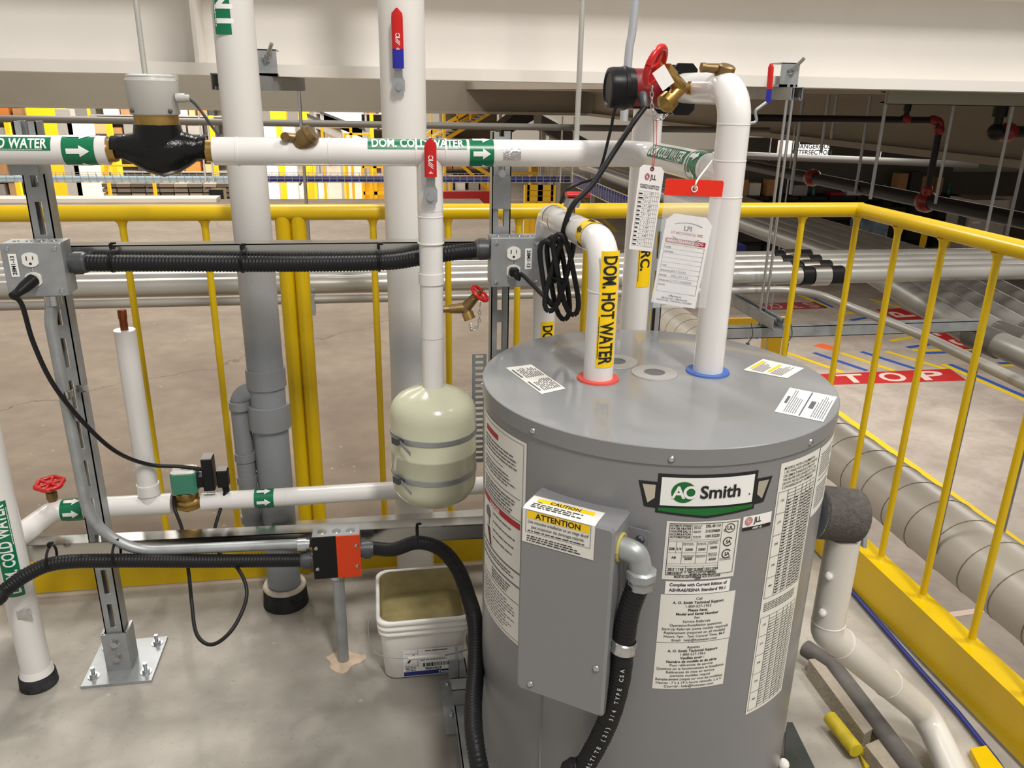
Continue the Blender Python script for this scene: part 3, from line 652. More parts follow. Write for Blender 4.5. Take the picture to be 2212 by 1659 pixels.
cg = mx-X*.038+V((0, -.038, -.012)); obj('cord_grip', MB().tube([cg+Y*.012, cg, cg+V((.004, -.006, -.02))], [.011, .0095, .007], 12), DKGREY, t)
# hose bibb with the big wheel in front of the pump
hb = V((XC-.022, 1.43, 1.372))
t = thing('hose_bibb', hb, 'brass hose bibb with a tilted red hand wheel in front of the circulation pump', 'hose valve', 'brass hose valves')
k1 = at_y(1470, 190, 1.41); k2 = at_y(1440, 155, 1.40); k3 = at_y(1440, 222, 1.40)
obj('body', MB().cyl(hb, k1, .0085, 14).tube([k1+V((.004, 0, 0)), k1, k2], [.011, .013, .011], 14).tube([k1, k3], [.0115, .010], 14), BRASS, t)
obj('inlet_nut', MB().cyl(at_y(1490, 190, 1.42), at_y(1499, 191, 1.424), .0125, 6), BRASS, t)
obj('bonnet', MB().cyl(k2-(k2-k1)*.35, k2+(k2-k1)*.15, .0135, 6), BRASS, t); obj('spindle', MB().cyl(k2, k2+(k2-k1)*.9, .0035, 8), BRASS, t)
dd = (k3-k1).normalized(); obj('outlet_cap', MB().lathe(k3-dd*.012, dd, [(0, .0125), (.002, .0165), (.016, .0175), (.022, .012), (.025, .004)], 20), BRASS, t)
wc = at_y(1415, 143, 1.385); wx = V((.62, -.50, -.28)); wheel(t, wc, wx, .031, .0058, 4)
cs = at_y(1409, 185, 1.385); ce = at_y(1415, 258, 1.385)
chain(t, [cs, at_y(1408, 215, 1.385), at_y(1410, 240, 1.385), ce, at_y(1432, 255, 1.39), k3+V((.005, -.005, -.014))], .0045)
obj('wire_tag', MB().obox(at_y(1433, 168, 1.375), V((.8, 0, .6)), V((-.6, 0, .8)), Y, .012, .017, .0004), PAPERW, t)
# strainer cap on top of the elbow
c = at_y(1565, 150, 1.335)
t = thing('strainer_valve', c, 'aged bronze plug valve on top of the white elbow beside the pump', 'valve')
obj('body', MB().lathe(c+V((-.002, 0, -.02)), V((.1, -.3, .9)), [(0, .016), (.012, .016), (.016, .014), (.026, .014), (.028, .011)], 20), BRONZE, t)
obj('side_plug', MB().tube([c, c+V((-.034, .0, .002))], [.009, .0065], 12).cyl(c+V((-.034, 0, .002)), c+V((-.040, 0, .002)), .0085, 6), BRONZE, t)
# lever valve behind the elbow
vv = at_y(1668, 215, 1.30)
t = thing('ball_valve', vv, 'ball valve with a slim red and blue lever, right of the white elbow', 'valve', 'lever ball valves')
pA = [at_y(px, py, 1.30) for px, py in ((1620, 266), (1636, 264), (1630, 240), (1660, 218))]
obj('neck', MB().tube(fillet(pA, .006), .0026, 8), STEEL, t); A1, A2, A3 = at_y(1659, 222, 1.30), at_y(1662, 192, 1.30), at_y(1666, 137, 1.30)
obj('sleeve_collar', MB().tube([A1, A2], .0046, 12), BLUEV, t); obj('grip', MB().tube([A2, A2+(A3-A2)*.85, A3], [.0046, .0045, .002], 12), RED, t)
# ================================================================== WATER HEATER
HX, HY, HR, HT = .468, 1.264, .297, .90
def hpt(th, z, r): a = radians(th); return V((HX+r*sin(a), HY-r*cos(a), z))
def hmap(th0, z0):
    a0 = radians(th0)
    def f(u, v, h): a = a0+u/HR; return V((HX+(HR+h)*sin(a), HY-(HR+h)*cos(a), z0+v))
    return f
heater = thing('water_heater', (HX, HY, .09), 'large grey cylindrical electric water heater standing right of centre', 'water heater')
obj('jacket', MB().lathe((HX, HY, .09), Z, [(0, HR-.012), (.004, HR-.002), (.012, HR), (.785, HR)], 96), HEAT, heater)
obj('lid', MB().lathe((HX, HY, .8755), Z, [(.0242, HR+.0012), (.0246, HR-.0008), (.0246, .2), (.0246, .001)], 96), LID, heater); obj('lid_rim', MB().lathe((HX, HY, .8735), Z, [(0, HR-.001), (0, HR+.0024), (.0252, HR+.0024), (.0262, HR+.0012)], 96, False), HEAT, heater)
obj('seam', MB().box((hpt(-49, 0, HR).x-.002, hpt(-49, 0, HR).y-.002, .10), (hpt(-49, 0, HR).x+.006, hpt(-49, 0, HR).y+.002, .46)), HEAT, heater)
for th in (-97, -55.9, -14.4, 30.3, 72): 
    c = hpt(th, .8835, HR+.002); n = hpt(th, 0, 1)-hpt(th, 0, 0); obj('screw', MB().lathe(c, n, [(0, .0052), (.002, .0048), (.0035, .003)], 14), ZINC, heater)
zt = .9003
def ring_part(name, c, r0, r1, m, h=.0015):
    obj(name, MB().lathe((c[0], c[1], zt), Z, [(0, r1), (h, r1-.001), (h, r0)], 40, False), m, heater)
ring_part('red_ring', (XH, YH), .02, .0365, REDR, .003); ring_part('blue_ring', (XC, YC), .02, .0385, BLUER, .003)
for c in ((.473, 1.285), (.422, 1.353)):
    ring_part('port_ring', c, .0185, .041, mat('port_ring_grey', s2l(162, 160, 156), .35), .0018)
    obj('port_recess', MB().lathe((c[0], c[1], zt+.0003), Z, [(0, .0185), (.0004, .0185)], 28), mat('port_dark', s2l(96, 97, 98), .5), heater)
    obj('port_lip', MB().torus((c[0], c[1], zt+.001), Z, .0185, .0012, 28, 6), HEAT, heater)
# --- stickers on the lid
def quad_map(p):                       # bilinear lid sticker from its four corners (bl, br, tr, tl as read)
    p = [V((q.x, q.y, 0)) for q in p]
    def f(u, v, h): return (p[0]*(1-u)*(1-v)+p[1]*u*(1-v)+p[2]*u*v+p[3]*(1-u)*v)+V((0, 0, zt+h))
    return f
L = lambda px, py: at_z(px, py, HT)
f = quad_map([L(1092, 795), L(1170, 852), L(1222, 840), L(1148, 788)]); f = quad_map([L(1222, 840), L(1148, 788), L(1092, 795), L(1170, 852)])
p = patch('lid_label', f, 0, 0, 1, 1, PAPER, heater, lift=.0004)
Ink().fine(.08, .06, .46, .80, .08, .42).fine(.55, .06, .92, .80, .08, .42).rect(.1, .86, .42, .93).rect(.58, .86, .88, .93).lay('fine_print', f, INKG, p, .0009)
f = quad_map([L(1700, 818), L(1737, 796), L(1648, 776), L(1605, 800)]); f = quad_map([L(1605, 800), L(1700, 818), L(1737, 796), L(1648, 776)])
p = patch('lid_label', f, 0, 0, 1, 1, PAPER, heater, lift=.0004)
k = Ink(); 
for x0 in (.16, .58):
    for i in range(6): k.rect(x0+i*.045, .1, x0+i*.045+.018, .55+.35*random.random())
k.lay('fine_print', f, INKG, p, .0009); Ink().rect(.06, .2, .13, .85).rect(.47, .2, .54, .85).lay('warning_bar', f, LYEL, p, .0009)
f = quad_map([L(1673, 890), L(1778, 912), L(1808, 858), L(1706, 838)])
p = patch('lid_label', f, 0, 0, 1, 1, PAPERW, heater, lift=.0004)
k = Ink().rect(.485, .03, .515, .97).rect(.07, .38, .13, .66).rect(.58, .36, .68, .64)
for x0 in (.16, .72):
    for i in range(6): k.rect(x0+i*.045, .06, x0+i*.045+.015, .55+.4*random.random())
k.lay('fine_print', f, INKG, p, .0009)
# --- brand badge
f = hmap(-3.2, .826); bd = Ink(); W = .074
def outline(pts, m, name, lift, par): return Ink().poly(pts).lay(name, f, m, par, lift, .012, 0)
badge = outline([(-W, -.028), (0, -.036), (W, -.028), (W, .0335), (-W, .0335)], INK, 'brand_badge', .0006, heater)
outline([(-.0685, -.016), (-.0685, .0285), (.0685, .0285), (.0685, -.016)][::-1], WPRINT, 'badge_field', .0011, badge)
outline([(-.0705, -.0245), (0, -.0318), (.0705, -.0245), (.0705, -.0195), (-.0705, -.0195)], BGREEN, 'badge_band', .0011, badge)
outline([(-W*1.36, .020), (-W*1.22, -.020), (-W, -.0215), (-W, .020)], INK, 'badge_wing', .0006, badge); outline([(W, .020), (W, -.0215), (W*1.22, -.020), (W*1.36, .020)], INK, 'badge_wing', .0006, badge)
outline([(-W*1.28, .0155), (-W*1.16, -.0135), (-W*1.03, -.005), (-W*1.03, .0155)], SILV, 'badge_inlay', .0011, badge); outline([(W*1.03, .0155), (W*1.03, -.005), (W*1.16, -.0135), (W*1.28, .0155)], SILV, 'badge_inlay', .0011, badge)
Ink().disc(-.0365, .006, .0175, .0165).lay('emblem', f, BGREEN, badge, .0016, .012, 0)
Ink().text('A', -.0525, -.003, .0265, 1).ring(-.0265, .0062, .0105, .0042, 0, 2*pi, 24).lay('emblem_letters', f, WPRINT, badge, .0021)
Ink().text('Smith', -.0132, -.003, .0275, 1, 'l', .98).disc(.0625, -.002, .0013, .0013).lay('lettering', f, INK, badge, .0021)
# --- rating plate
def hsheet(name, thl, thr, z0, z1, m=PAPER, par=heater):
    th0 = (thl+thr)/2; W = radians(thr-thl)*HR; h = z1-z0; f = hmap(th0, (z0+z1)/2)
    return f, W, h, patch(name, f, -W/2, -h/2, W/2, h/2, m, par, max(2, int(W/.012)), 1, .0006)
f, W, h, p = hsheet('rating_plate', -14.0, 7.2, .688, .785, PAPER)
k = Ink().frame(-W*.46, -h*.42, W*.47, h*.47, .0008); e = .0005; R_ = k.rect
for y, x0, x1 in ((.19, -.46, .24), (.16, -.46, .24), (-.03, -.46, .07), (-.08, -.26, .07), (-.22, -.46, .24), (-.26, -.46, .24), (-.30, -.46, .24), (-.345, -.46, .24)): k.rect(W*x0, h*y, W*x1, h*y+e*.7)
for x, y0, y1 in ((-.16, .19, .47), (.24, -.345, .47), (-.35, -.03, .16), (-.27, -.22, .16), (-.08, -.22, .16), (.07, -.22, .16), (-.32, -.345, -.30), (-.20, -.345, -.26), (-.08, -.345, -.30), (.04, -.345, -.26), (.15, -.345, -.30)): k.rect(W*x, h*y0, W*x+e, h*y1)
for i, s in enumerate(('AUTOMATIC STORAGE', 'WATER HEATER', 'CHAUFFE-EAU A', 'ACCUMULATION', 'AUTOMATIQUE')): k.text(s, -W*.31, h*(.415-.048*i), .0050, 1, 'c', 1, W*.27)
for s, y in (('DEL-40 110', .40), ('2115123968009', .315), ('100132233', .23)): k.text(s, W*.12, h*y, .0062, 1, 'c', 1, W*.2)
for s, x, y in (('208', -.405, .02), ('1/3', -.31, .02), ('2000', -.175, .01), ('2000', -.005, .01), ('2000', .155, .03), ('A8', -.37, -.13), ('6000', -.175, -.15), ('6000', .155, -.17), ('38.3', -.39, -.335), ('145', -.26, -.335), ('300', -.14, -.335), ('2,068', -.02, -.335), ('150', .095, -.335), ('1,034', .195, -.335)): k.text(s, W*x, h*y, .0056, 1, 'c')
k.text('A. O. SMITH CORPORATION', -W*.02, -h*.385+.0006, .0040, 1, 'c').text('MCBEE, SC, USA', -W*.02, -h*.412, .0036, 1, 'c')
k.text('MADE IN USA/FABRIQUE AUX ETATS-UNIS', -W*.02, -h*.465, .0056, 1, 'c', 1, W*.64).text('2500', -W*.02, -h*.495, .0046, 1, 'c')
k.bars(-W*.44, -h*.405, -W*.25, -h*.36).bars(W*.11, -h*.405, W*.23, -h*.36)
k.ring(W*.36, h*.36, .0078, .0012).text('UL', W*.36, h*.335, .0085, 1, 'c', .9).text('C', W*.27, h*.31, .006, 1)
for y in (.13, -.08): k.ring(W*.35, h*y, .0078, .0016, .6, 5.7).text('SA', W*.357, h*y-.003, .0085, 1, 'c', .8)
k.lay('lettering', f, INK, p, .0011, .012, 0)
k = Ink()
for x0, y0, x1, y1 in ((-.14, .38, -.03, .45), (-.14, .30, -.03, .36), (-.14, .21, -.03, .27), (-.26, .09, -.1, .15), (-.07, .09, .06, .15), (.09, .09, .22, .18), (-.25, -.12, -.1, -.06), (-.07, -.12, .06, -.06), (.09, -.10, .22, -.03), (.26, -.20, .44, -.14), (-.44, -.25, .2, -.23)): k.fine(W*x0, h*y0, W*x1, h*y1, .0022, .45, .15)
k.lay('fine_print', f, INKG, p, .0011)
# --- text stickers below
def lines(name, thl, thr, z0, z1, rows, m=PAPER, size=.0085, pitch=None, top=.08, mw=.95):
    f, W, h, p = hsheet(name, thl, thr, z0, z1, m); k = Ink(); n = len(rows); pitch = pitch or h*.92/n; y = h/2-h*top-pitch*.72
    for s, b in rows: k.text(s, 0, y, size, b, 'c', 1, W*mw); y -= pitch
    k.lay('lettering', f, INK, p, .0011); return p
lines('compliance_label', -12.8, 6.4, .663, .685, [('Complies with Current Edition of', 1), ('ASHRAE/IESNA Standard 90.1', 1)], PAPERW, .0072, .0092, .06, .88)
lines('support_label', -13.8, 8.6, .577, .662, [('Call', 0), ('A. O. Smith Technical Support', 1), ('1-800-527-1953', 0), ('Please have:', 1), ('Model and Serial Number', 1), ('For', 0), ('Service Referrals', 0), ('Operation/Installation questions', 0), ('Start-Up Referrals (some models required)', 0), ('Replacement (required on all models)', 0), ('Hours: 7am - 7pm Central Time, M-F', 0), ('Email:  help@hotwater.com', 0)], PAPER, .0063, .0067, .05, .9)
lines('support_label', -13.8, 8.4, .490, .576, [('Appelez', 0), ('A. O. Smith Technical Support', 1), ('1-800-527-1953', 0), ('Veuillez avoir :', 1), ('Numéro de modèle et de série', 1), ('Pour références de service', 0), ("Questions sur le fonctionnement et l installation".replace("l i", "li"), 0), ('Références de mise en service', 0), ('(certains modèles requis)', 0), ('Remplacement (requis sur tous les modèles)', 0), ('Heures : 7 h à 19 h heure centrale, L à V', 0), ('Courriel : help@hotwater.com', 0)], PAPER, .0063, .0066, .06, .94)
f, W, h, p = hsheet('asset_tag', 8.1, 17.9, .763, .7865, PAPERW)
Ink().rect(-W/2, -h/2, W/2, -h*.26).lay('tag_band', f, INK, p, .0011, .012, 0); Ink().text('ASSET ID', 0, -h*.44, .0042, 1, 'c').lay('tag_lettering', f, WPRINT, p, .0016)
Ink().text('JLL', -W*.12, -h*.02, .0125, 1, 'l', .8).lay('lettering', f, INK, p, .0011)
k = Ink()
for r in (.0065, .0045, .0025): k.ring(-W*.31, h*.14, r, .0009, 0, 2*pi, 18, r*1.05)
k.lay('emblem', f, REDP, p, .0011)
# --- wiring tables on the right flank
f, W, h, p = hsheet('wiring_table', 19, 38, .410, .862); k = Ink(); y = h/2-.008
for s in ('MODELS WITH 2 ELEMENTS:', '1 OR 3 PHASE WITH NON-SIMULTANEOUS', 'OR SIMULTANEOUS CIRCUIT', 'THIS HEATER IS RECOGNIZED BY U.L. FOR', 'USE WITH THE FOLLOWING MANUFACTURER', 'CONVERSION KIT NUMBERS'): k.text(s, -W*.42, y-.004, .0060, 0, 'l', 1, W*.86); y -= .0062
def table(y1, y0, rows, cols):
    n = int((y1-y0)/.0052); k.frame(-W*.47, y0, W*.45, y1, .0006)
    for i in range(1, n): k.rect(-W*.27, y0+i*.0052, W*.45, y0+i*.0052+.0008)
    for c in cols: k.rect(W*c, y0, W*c+.0009, y1)
    for i, s in enumerate(rows):
        yy = y1-(y1-y0)*(i+.4)/len(rows); k.text(s, -W*.37, yy-.002, .0052, 0, 'c')
        if i: k.rect(-W*.47, y1-(y1-y0)*i/len(rows), -W*.27, y1-(y1-y0)*i/len(rows)+.0006)
    for c in cols: k.fine(W*c+.003, y0+.001, W*(c+.11), y1-.014, .0052, .3, .2, 2)
table(y-.002, -.005, ('120', '277', '208', '240', '480'), (-.27, -.09, .08, .2, .32))
k.fine(-W*.44, -.032, W*.42, -.012, .0034, .4, .1); table(-.04, -h/2+.006, ('120', '277', '208', '240', '480'), (-.27, -.09, .08, .2, .32))
k.lay('print', f, INK, p, .0011, .012, 0)
f, W, h, p = hsheet('caution_sheet', 38.6, 55, .74, .86); k = Ink().fine(-W*.4, .008, W*.4, .05, .0045, .4).rect(-W*.4, .001, W*.4, .0025).fine(-W*.4, -.05, W*.4, -.006, .0045, .4); k.lay('print', f, INKG, p, .0011, .012, 0)
# --- long warning sheet on the left flank
f, W, h, p = hsheet('warning_sheet', -89, -58.5, .482, .857)
k = Ink().frame(-W*.48, -h*.485, W*.46, h*.485, .0008)
k.fine(-W*.42, h*.34, W*.36, h*.42, .0065, .42).rect(-W*.42, h*.325, W*.1, h*.328).fine(-W*.42, h*.24, W*.38, h*.315, .006, .42).rect(-W*.45, h*.225, W*.42, h*.228)
k.fine(-W*.42, h*.135, W*.4, h*.215, .006, .48).rect(-W*.46, h*.125, W*.44, h*.128)
for y0, y1 in ((.045, .07), (.0, .03), (-.035, -.012), (-.075, -.05), (-.105, -.09)): k.fine(-W*.12, h*y0, W*.38, h*y1, .0058, .5, .25)
k.rect(-W*.47, -h*.135, W*.46, -h*.127).fine(-W*.42, -h*.185, W*.40, -h*.145, .0055, .5).rect(-W*.47, -h*.205, W*.46, -h*.197)
k.fine(-W*.15, -h*.275, W*.3, -h*.215, .0055, .5).rect(-W*.46, -h*.29, W*.44, -h*.287).rect(-W*.14, -h*.12, -W*.137, h*.08)
k.fine(-W*.42, -h*.47, W*.38, -h*.30, .0062, .3, .3, 3)
k.poly([(-W*.38, h*.04), (-W*.30, h*.065), (-W*.22, h*.05), (-W*.20, h*.02), (-W*.26, h*.0), (-W*.36, h*.01)]).rect(-W*.275, -h*.03, -W*.245, h*.005)
k.lay('print', f, INKG, p, .0011, .012, 0)
Ink().rect(-W*.47, h*.085, W*.43, h*.115).lay('danger_bar', f, REDP, p, .0011, .012, 0); Ink().rect(-W*.38, h*.43, -W*.02, h*.455).lay('heading_bar', f, REDP, p, .0011, .012, 0); Ink().text('DANGER', -W*.22, h*.089, .0105, 1).lay('danger_lettering', f, WPRINT, p, .0016)
Ink().poly([(-W*.33, -h*.04), (-W*.23, -h*.04), (-W*.17, -h*.12), (-W*.22, -h*.12)][::-1]).lay('flame_picture', f, mat('picture_maroon', s2l(90, 20, 18), .5), p, .0011)
# --- junction box cover
n = V((sin(radians(-36)), -cos(radians(-36)), 0)); tn = V((cos(radians(-36)), sin(radians(-36)), 0)); cz = (.472+.796)/2
cc = V((HX, HY, cz))+n*.3143-tn*.0122
cov = obj('junction_cover', MB().obox(cc, tn, Z, n, .073, .162, .040, .004), HEAT, heater)
fm = planar(cc+n*.0402, tn, Z)
for u, v in ((.058, -.075), (-.048, -.145)): obj('cover_screw', MB().lathe(fm(u, v, 0), n, [(0, .0056), (.0018, .005), (.003, .003)], 14), ZINC, cov)
obj('cover_rivet', MB().lathe(cc+Z*.162+n*.015-tn*.05, Z, [(0, .006), (.001, .0055), (.0012, .003)], 14), ZINC, cov)
sd = cc+tn*.073
obj('side_tab', MB().obox(cc+tn*.088+n*-.022+Z*.125, tn, Z, n, .016, .012, .001), HEAT, cov); bolt('tab_screw', cc+tn*.092+n*-.021+Z*.122, n, .0035, cov)
# caution sticker folded over the top front edge
fu = lambda u, v, h: fm(u-.012, .162+v, h) if v <= 0 else fm(u-.012, .162, 0)-n*v+Z*h
W = .112
st = patch('caution_sticker', fu, -W/2, -.056, W/2, .038, PAPER, cov, 8, 12, .0008, False)
Ink().rect(-W*.43, -.015, W*.43, -.003).rect(-W*.40, .022, W*.40, .031).lay('yellow_bars', fu, LYEL, st, .0013)
k = Ink().text('ATTENTION', 0, -.0135, .0125, 1, 'c').text('CAUTION', 0, .0225, .0105, 1, 'c')
k.text('Une mauvaise installation ou un usage abusif', 0, -.0225, .0072, 0, 'c', 1, W*.84).text('peut occasionner des dommages materiels.', 0, -.0305, .0072, 0, 'c', 1, W*.74)
k.fine(-W*.42, .003, W*.42, .019, .0048, .4).fine(-W*.42, -.037, W*.42, -.032, .004, .4).fine(-W*.43, -.053, W*.43, -.041, .0038, .42).frame(-W*.45, -.0385, W*.45, -.002, .0005)
k.lay('lettering', fu, INK, st, .0016)
obj('drain_knob', MB().ball(hpt(57, .17, HR+.008), .011, 12), IVORY, heater)
# --- stand
t = thing('heater_stand', (HX, HY, 0), 'steel strut stand under the grey water heater', 'stand')
for x in (.155, .765): obj('side_rail', channel(MB(), (x, .92, .048), .72, Y, X, Z, False), STEEL, t)
for y in (1.02, 1.5): obj('cross_rail', channel(MB(), (.13, y, .090), .66, X, Y, Z, False), STEEL, t)
obj('corner_plate', MB().box((.112, 1.44, .0), (.158, 1.62, .005)), STEEL, t)
ub = V((.118, 1.545, .0)); obj('upright_bracket', MB().box((.148, 1.55, 0), (.153, 1.60, .115)).box((.128, 1.545, .06), (.150, 1.55, .12)), STEEL, t)
for z, y in ((.085, 1.565), (.055, 1.585)): bolt('bolt', (.147, y, z), -X, .006, t)
bolt('bolt', (.13, 1.50, .005), Z, .005, t, ZINC, .008); bolt('bolt', (.13, 1.605, .005), Z, .005, t)
# ================================================================== EXPANSION TANK
EX, EY, ER = TX-.001, 1.70, .0965
t = thing('expansion_tank', (EX, EY, .47), 'cream enamelled expansion tank held by two metal band clamps', 'expansion tank')
obj('shell', MB().lathe((EX, EY, .462), Z, [(0, .002), (.001, .04), (.006, .065), (.02, .084), (.038, .094), (.052, ER), (.128, ER), (.130, ER+.0012), (.134, ER+.0012), (.136, ER), (.215, ER), (.232, .0945), (.244, .089), (.255, .079), (.268, .055), (.276, .030), (.279, .024)], 56), CREAM, t)
for z, tilt in ((.640, 0), (.545, 0)):
    b = obj('band_clamp', MB().lathe((EX, EY, z-.006), Z, [(0, ER+.0004), (.0004, ER+.0016), (.0116, ER+.0016), (.012, ER+.0004)], 56, False), STEEL, t)
    c = V((EX-.079, EY-.0565, z)); dx = V((.58, -.81, 0)); obj('clamp_screw', MB().obox(c+V((-.006, -.006, 0)), dx, Z, dx.cross(Z), .010, .0075, .006).cyl(c-dx*.018, c+dx*.016, .004, 10), DKGREY, b)
    obj('clamp_tail', MB().obox(c+dx*.026+V((-.004, -.006, -.009)), (dx-Z*.42).normalized(), Z, dx.cross(Z), .020, .005, .0008), STEEL, b)
pk = thing('perforated_bracket', (EX+.12, 1.82, .47), 'dark perforated strut bracket between the expansion tank and the heater', 'bracket')
mb = MB(); slotted(mb, (EX+.117, 1.80, .50), .28, Z, X, -Y, .034, .003, .0062, .0145, .019, .01); obj('plate', mb, STEEL, pk)
# ================================================================== VENT STACK AND WHITE RISER
VX, VY, VR = -.289, 2.01, .0445
VENTM = overspray('vent_pipe_overspray', s2l(222, 218, 212), s2l(132, 136, 141), [(0, 0), (.74, .0), (.80, .18), (.98, .45), (1.02, .55), (1.16, .9), (1.3, 1)])
z_ = lambda px, py, y: at_y(px, py, y).z
t = thing('vent_pipe', (VX, VY, 0), 'thick plastic vent pipe, white above and bare grey below, green label at the top', 'pipe')
obj('stack', MB().tube([(VX, VY, .0), (VX, VY, 2.6)], VR, 32), VENTM, t)
for y0, y1, k in ((805, 846, 1.10), (884, 935, 1.20)):
    za, zb = z_(590, y1, VY-VR), z_(590, y0, VY-VR); obj('coupling', MB().lathe((VX, VY, za), Z, [(0, VR), (.0005, VR*k), (zb-za-.0005, VR*k), (zb-za, VR)], 32, False), GREYP, t)
f = round_pipe((VX-.007, VY, at_y(512, 75, VY-VR).z+.09), -Z, X, VR); strip(t, f, .18, .058, LGREEN, 'VENT', .060, WPRINT, 1, sx=1.15)
obj('collar', MB().lathe((VX, VY, 0), Z, [(0, .062), (.02, .060), (.05, .058), (.056, .05)], 28), TARC, t); obj('caulk_bead', MB().torus((VX, VY, .056), Z, .051, .008, 28, 8), CAULK, t)
t = thing('thick_riser', (P2X, P2Y, 0), 'thick white painted riser pipe behind the expansion tank', 'pipe')
RISM = overspray('riser_overspray', s2l(226, 222, 216), s2l(186, 190, 196), [(0, .95), (.30, .7), (.40, .35), (.62, .5), (.72, .15), (.84, .9), (.95, .55), (1.05, .95), (2.0, 1)])
obj('stack', MB().tube([(P2X, P2Y, 0), (P2X, P2Y, 2.6)], P2R, 36), RISM, t); obj('collar', MB().lathe((P2X, P2Y, 0), Z, [(0, .064), (.008, .062), (.014, .055)], 28), CAULK, t)
# grey drain branch
g_ = lambda px, py, y=1.99: at_y(px, py, y)
pts = [(VX, VY, g_(560, 850).z), (g_(512, 852).x, VY, g_(512, 852).z), (g_(512, 852).x+.004, 1.995, g_(525, 1140).z), (VX, 2.0, g_(560, 1160).z)]
t = run('drain_branch', 'grey plastic drain branch looping out of the vent pipe and back', pts, .0235, .035, GREYP)
for py in (878, 990, 1040, 1125): 
    c = V((pts[1][0]+.002, 1.995+.008, g_(515, py).z)); joint(t, c, Z, .0235, .011, GREYP, 1.14, 'coupling')
solo('low_drain_pipe', MB().tube(fillet([g_(600, 1172, 2.06), g_(650, 1165, 2.06), (1.0, 2.06, g_(650, 1160, 2.06).z)], .02), .0235, 18), GREYP, 'long grey plastic drain pipe lying low along the toe board', 'pipe')
solo('drain_offset', MB().tube(fillet([at_y(548, 1010, 2.05), at_y(560, 940, 2.06), at_y(575, 930, 2.06)], .02), .02, 16), GREYP, 'short grey drain offset half hidden behind the vent pipe', 'pipe')
# ================================================================== LOWER COLD LINE WITH SOLENOID
YL, ZL = 1.89, .390
Xl = lambda px: at_y(px, 1085, YL).x
LVX, LVY = -.842, 1.752
t = thing('cold_riser', (LVX, LVY, 0), 'white jacketed cold water riser at the left edge with a black sealed foot', 'pipe')
obj('jacket', MB().tube(fillet([(LVX, LVY, .03), (LVX, LVY, 1.17), (LVX-.1, YM, ZM)], .04), .0325, 28), WHITE, t)
obj('foot_collar', MB().lathe((LVX, LVY, 0), Z, [(0, .042), (.03, .040), (.036, .035)], 28), TARC, t); obj('jacket_flare', MB().lathe((LVX, LVY, .03), Z, [(0, .038), (.006, .0365), (.02, .033)], 28), WHITE, t)
f = round_pipe((LVX, LVY, .385), Z, V((-.97, -.2, 0)), .0325); strip(t, f, .24, .038, LGREEN, 'DOM. COLD WATER', .034, WPRINT, 1)
f = round_pipe((LVX, LVY, .215), X, Z, .0325); patch('foil_patch', f, .0, -.016, .032, .016, FOIL, t, 6, 5, .002)
f = (LVX, LVY, .335)
t = run('cold_branch_pipe', 'white jacketed branch pipe with a copper stub, left of the green solenoid', [(LVX, LVY, .385), (LVX+.05, YL, ZL), (Xl(372), YL, ZL)], .0262, .03)
band(t, (Xl(158), YL, ZL), X, (.1, -1, 0), .0263, .05, LGREEN, WPRINT, 5)
SXb = Xl(325); obj('stub_jacket', MB().tube([(SXb, YL, ZL), (SXb, YL, at_y(275, 712, YL).z)], .0235, 24), WHITE, t); joint(t, (SXb, YL, ZL+.045), Z, .0235, .014, WHITE, 1.12, 'tee_collar')
zt2 = at_y(275, 712, YL).z; obj('copper_stub', MB().tube([(SXb, YL, zt2-.01), (SXb, YL, zt2+.045)], .0085, 14), COPPER, t); obj('copper_cap', MB().lathe((SXb, YL, zt2+.026), Z, [(0, .0095), (.018, .0098), (.021, .008)], 16), COPPER, t)
c = (Xl(115), YL-.0, ZL+.02)
t2 = thing('gate_valve', c, 'small brass gate valve with a red lobed hand wheel on the branch pipe', 'valve')
obj('bonnet', MB().cyl(c, V(c)+Z*.045, .0095, 6).cyl(V(c)+Z*.012, V(c)+Z*.03, .0125, 12), BRONZE, t2); wheel(t2, V(c)+Z*.052, V((.0, -.12, 1)), .029, .0052, 6, lobes=6)
t = run('cold_branch_pipe', 'white jacketed branch pipe running right from the green solenoid behind the tank', [(Xl(436), YL, ZL), (.42, YL, ZL)], .0232, .03)
band(t, (Xl(573), YL, ZL), X, (0, -1, 0), .0232, .047, LGREEN, WPRINT, 5); joint(t, (Xl(620), YL, ZL), X, .0232, .001, WHITE, 1.02)
c = V((Xl(405), YL, ZL))
t = thing('solenoid_valve', c, 'brass solenoid valve with a green coil housing on the branch pipe', 'valve')
obj('body', MB().lathe(c-X*.032, X, [(0, .012), (.01, .018), (.032, .024), (.054, .018), (.064, .012)], 20), BRASS, t)
bo = obj('bonnet', MB().lathe(c+Z*.012, Z, [(0, .026), (.008, .029), (.02, .029), (.024, .024)], 8), BRASS, t)
for s in (-1, 1): bolt('bonnet_screw', c+V((s*.02, -.02, .034)), Z, .0035, bo)
co_ = obj('coil', MB().obox(c+Z*.064+V((.002, 0, 0)), X, Y, Z, .030, .026, .028, .006), TEAL, t)
obj('coil_top', MB().obox(c+Z*.0925+V((.002, 0, 0)), X, Y, Z, .028, .024, .002, .006), PAPER, co_); obj('coil_mark', MB().obox(c+Z*.0948+V((.004, -.004, 0)), V((.9, .3, 0)), V((-.3, .9, 0)), Z, .009, .003, .0004), RED, co_)
t = thing('timer_plug', c+V((.06, 0, .05)), 'black drain timer module with two plugs on the green solenoid', 'timer')
obj('module', MB().obox(c+V((.060, -.004, .082)), X, Y, Z, .013, .02, .042, .003), BLACK, t); obj('module_face', MB().obox(c+V((.060, -.004, .1245)), X, Y, Z, .012, .018, .001), FGREY, t)
obj('bridge', MB().obox(c+V((.04, -.004, .062)), X, Y, Z, .012, .014, .014), BLACK, t)
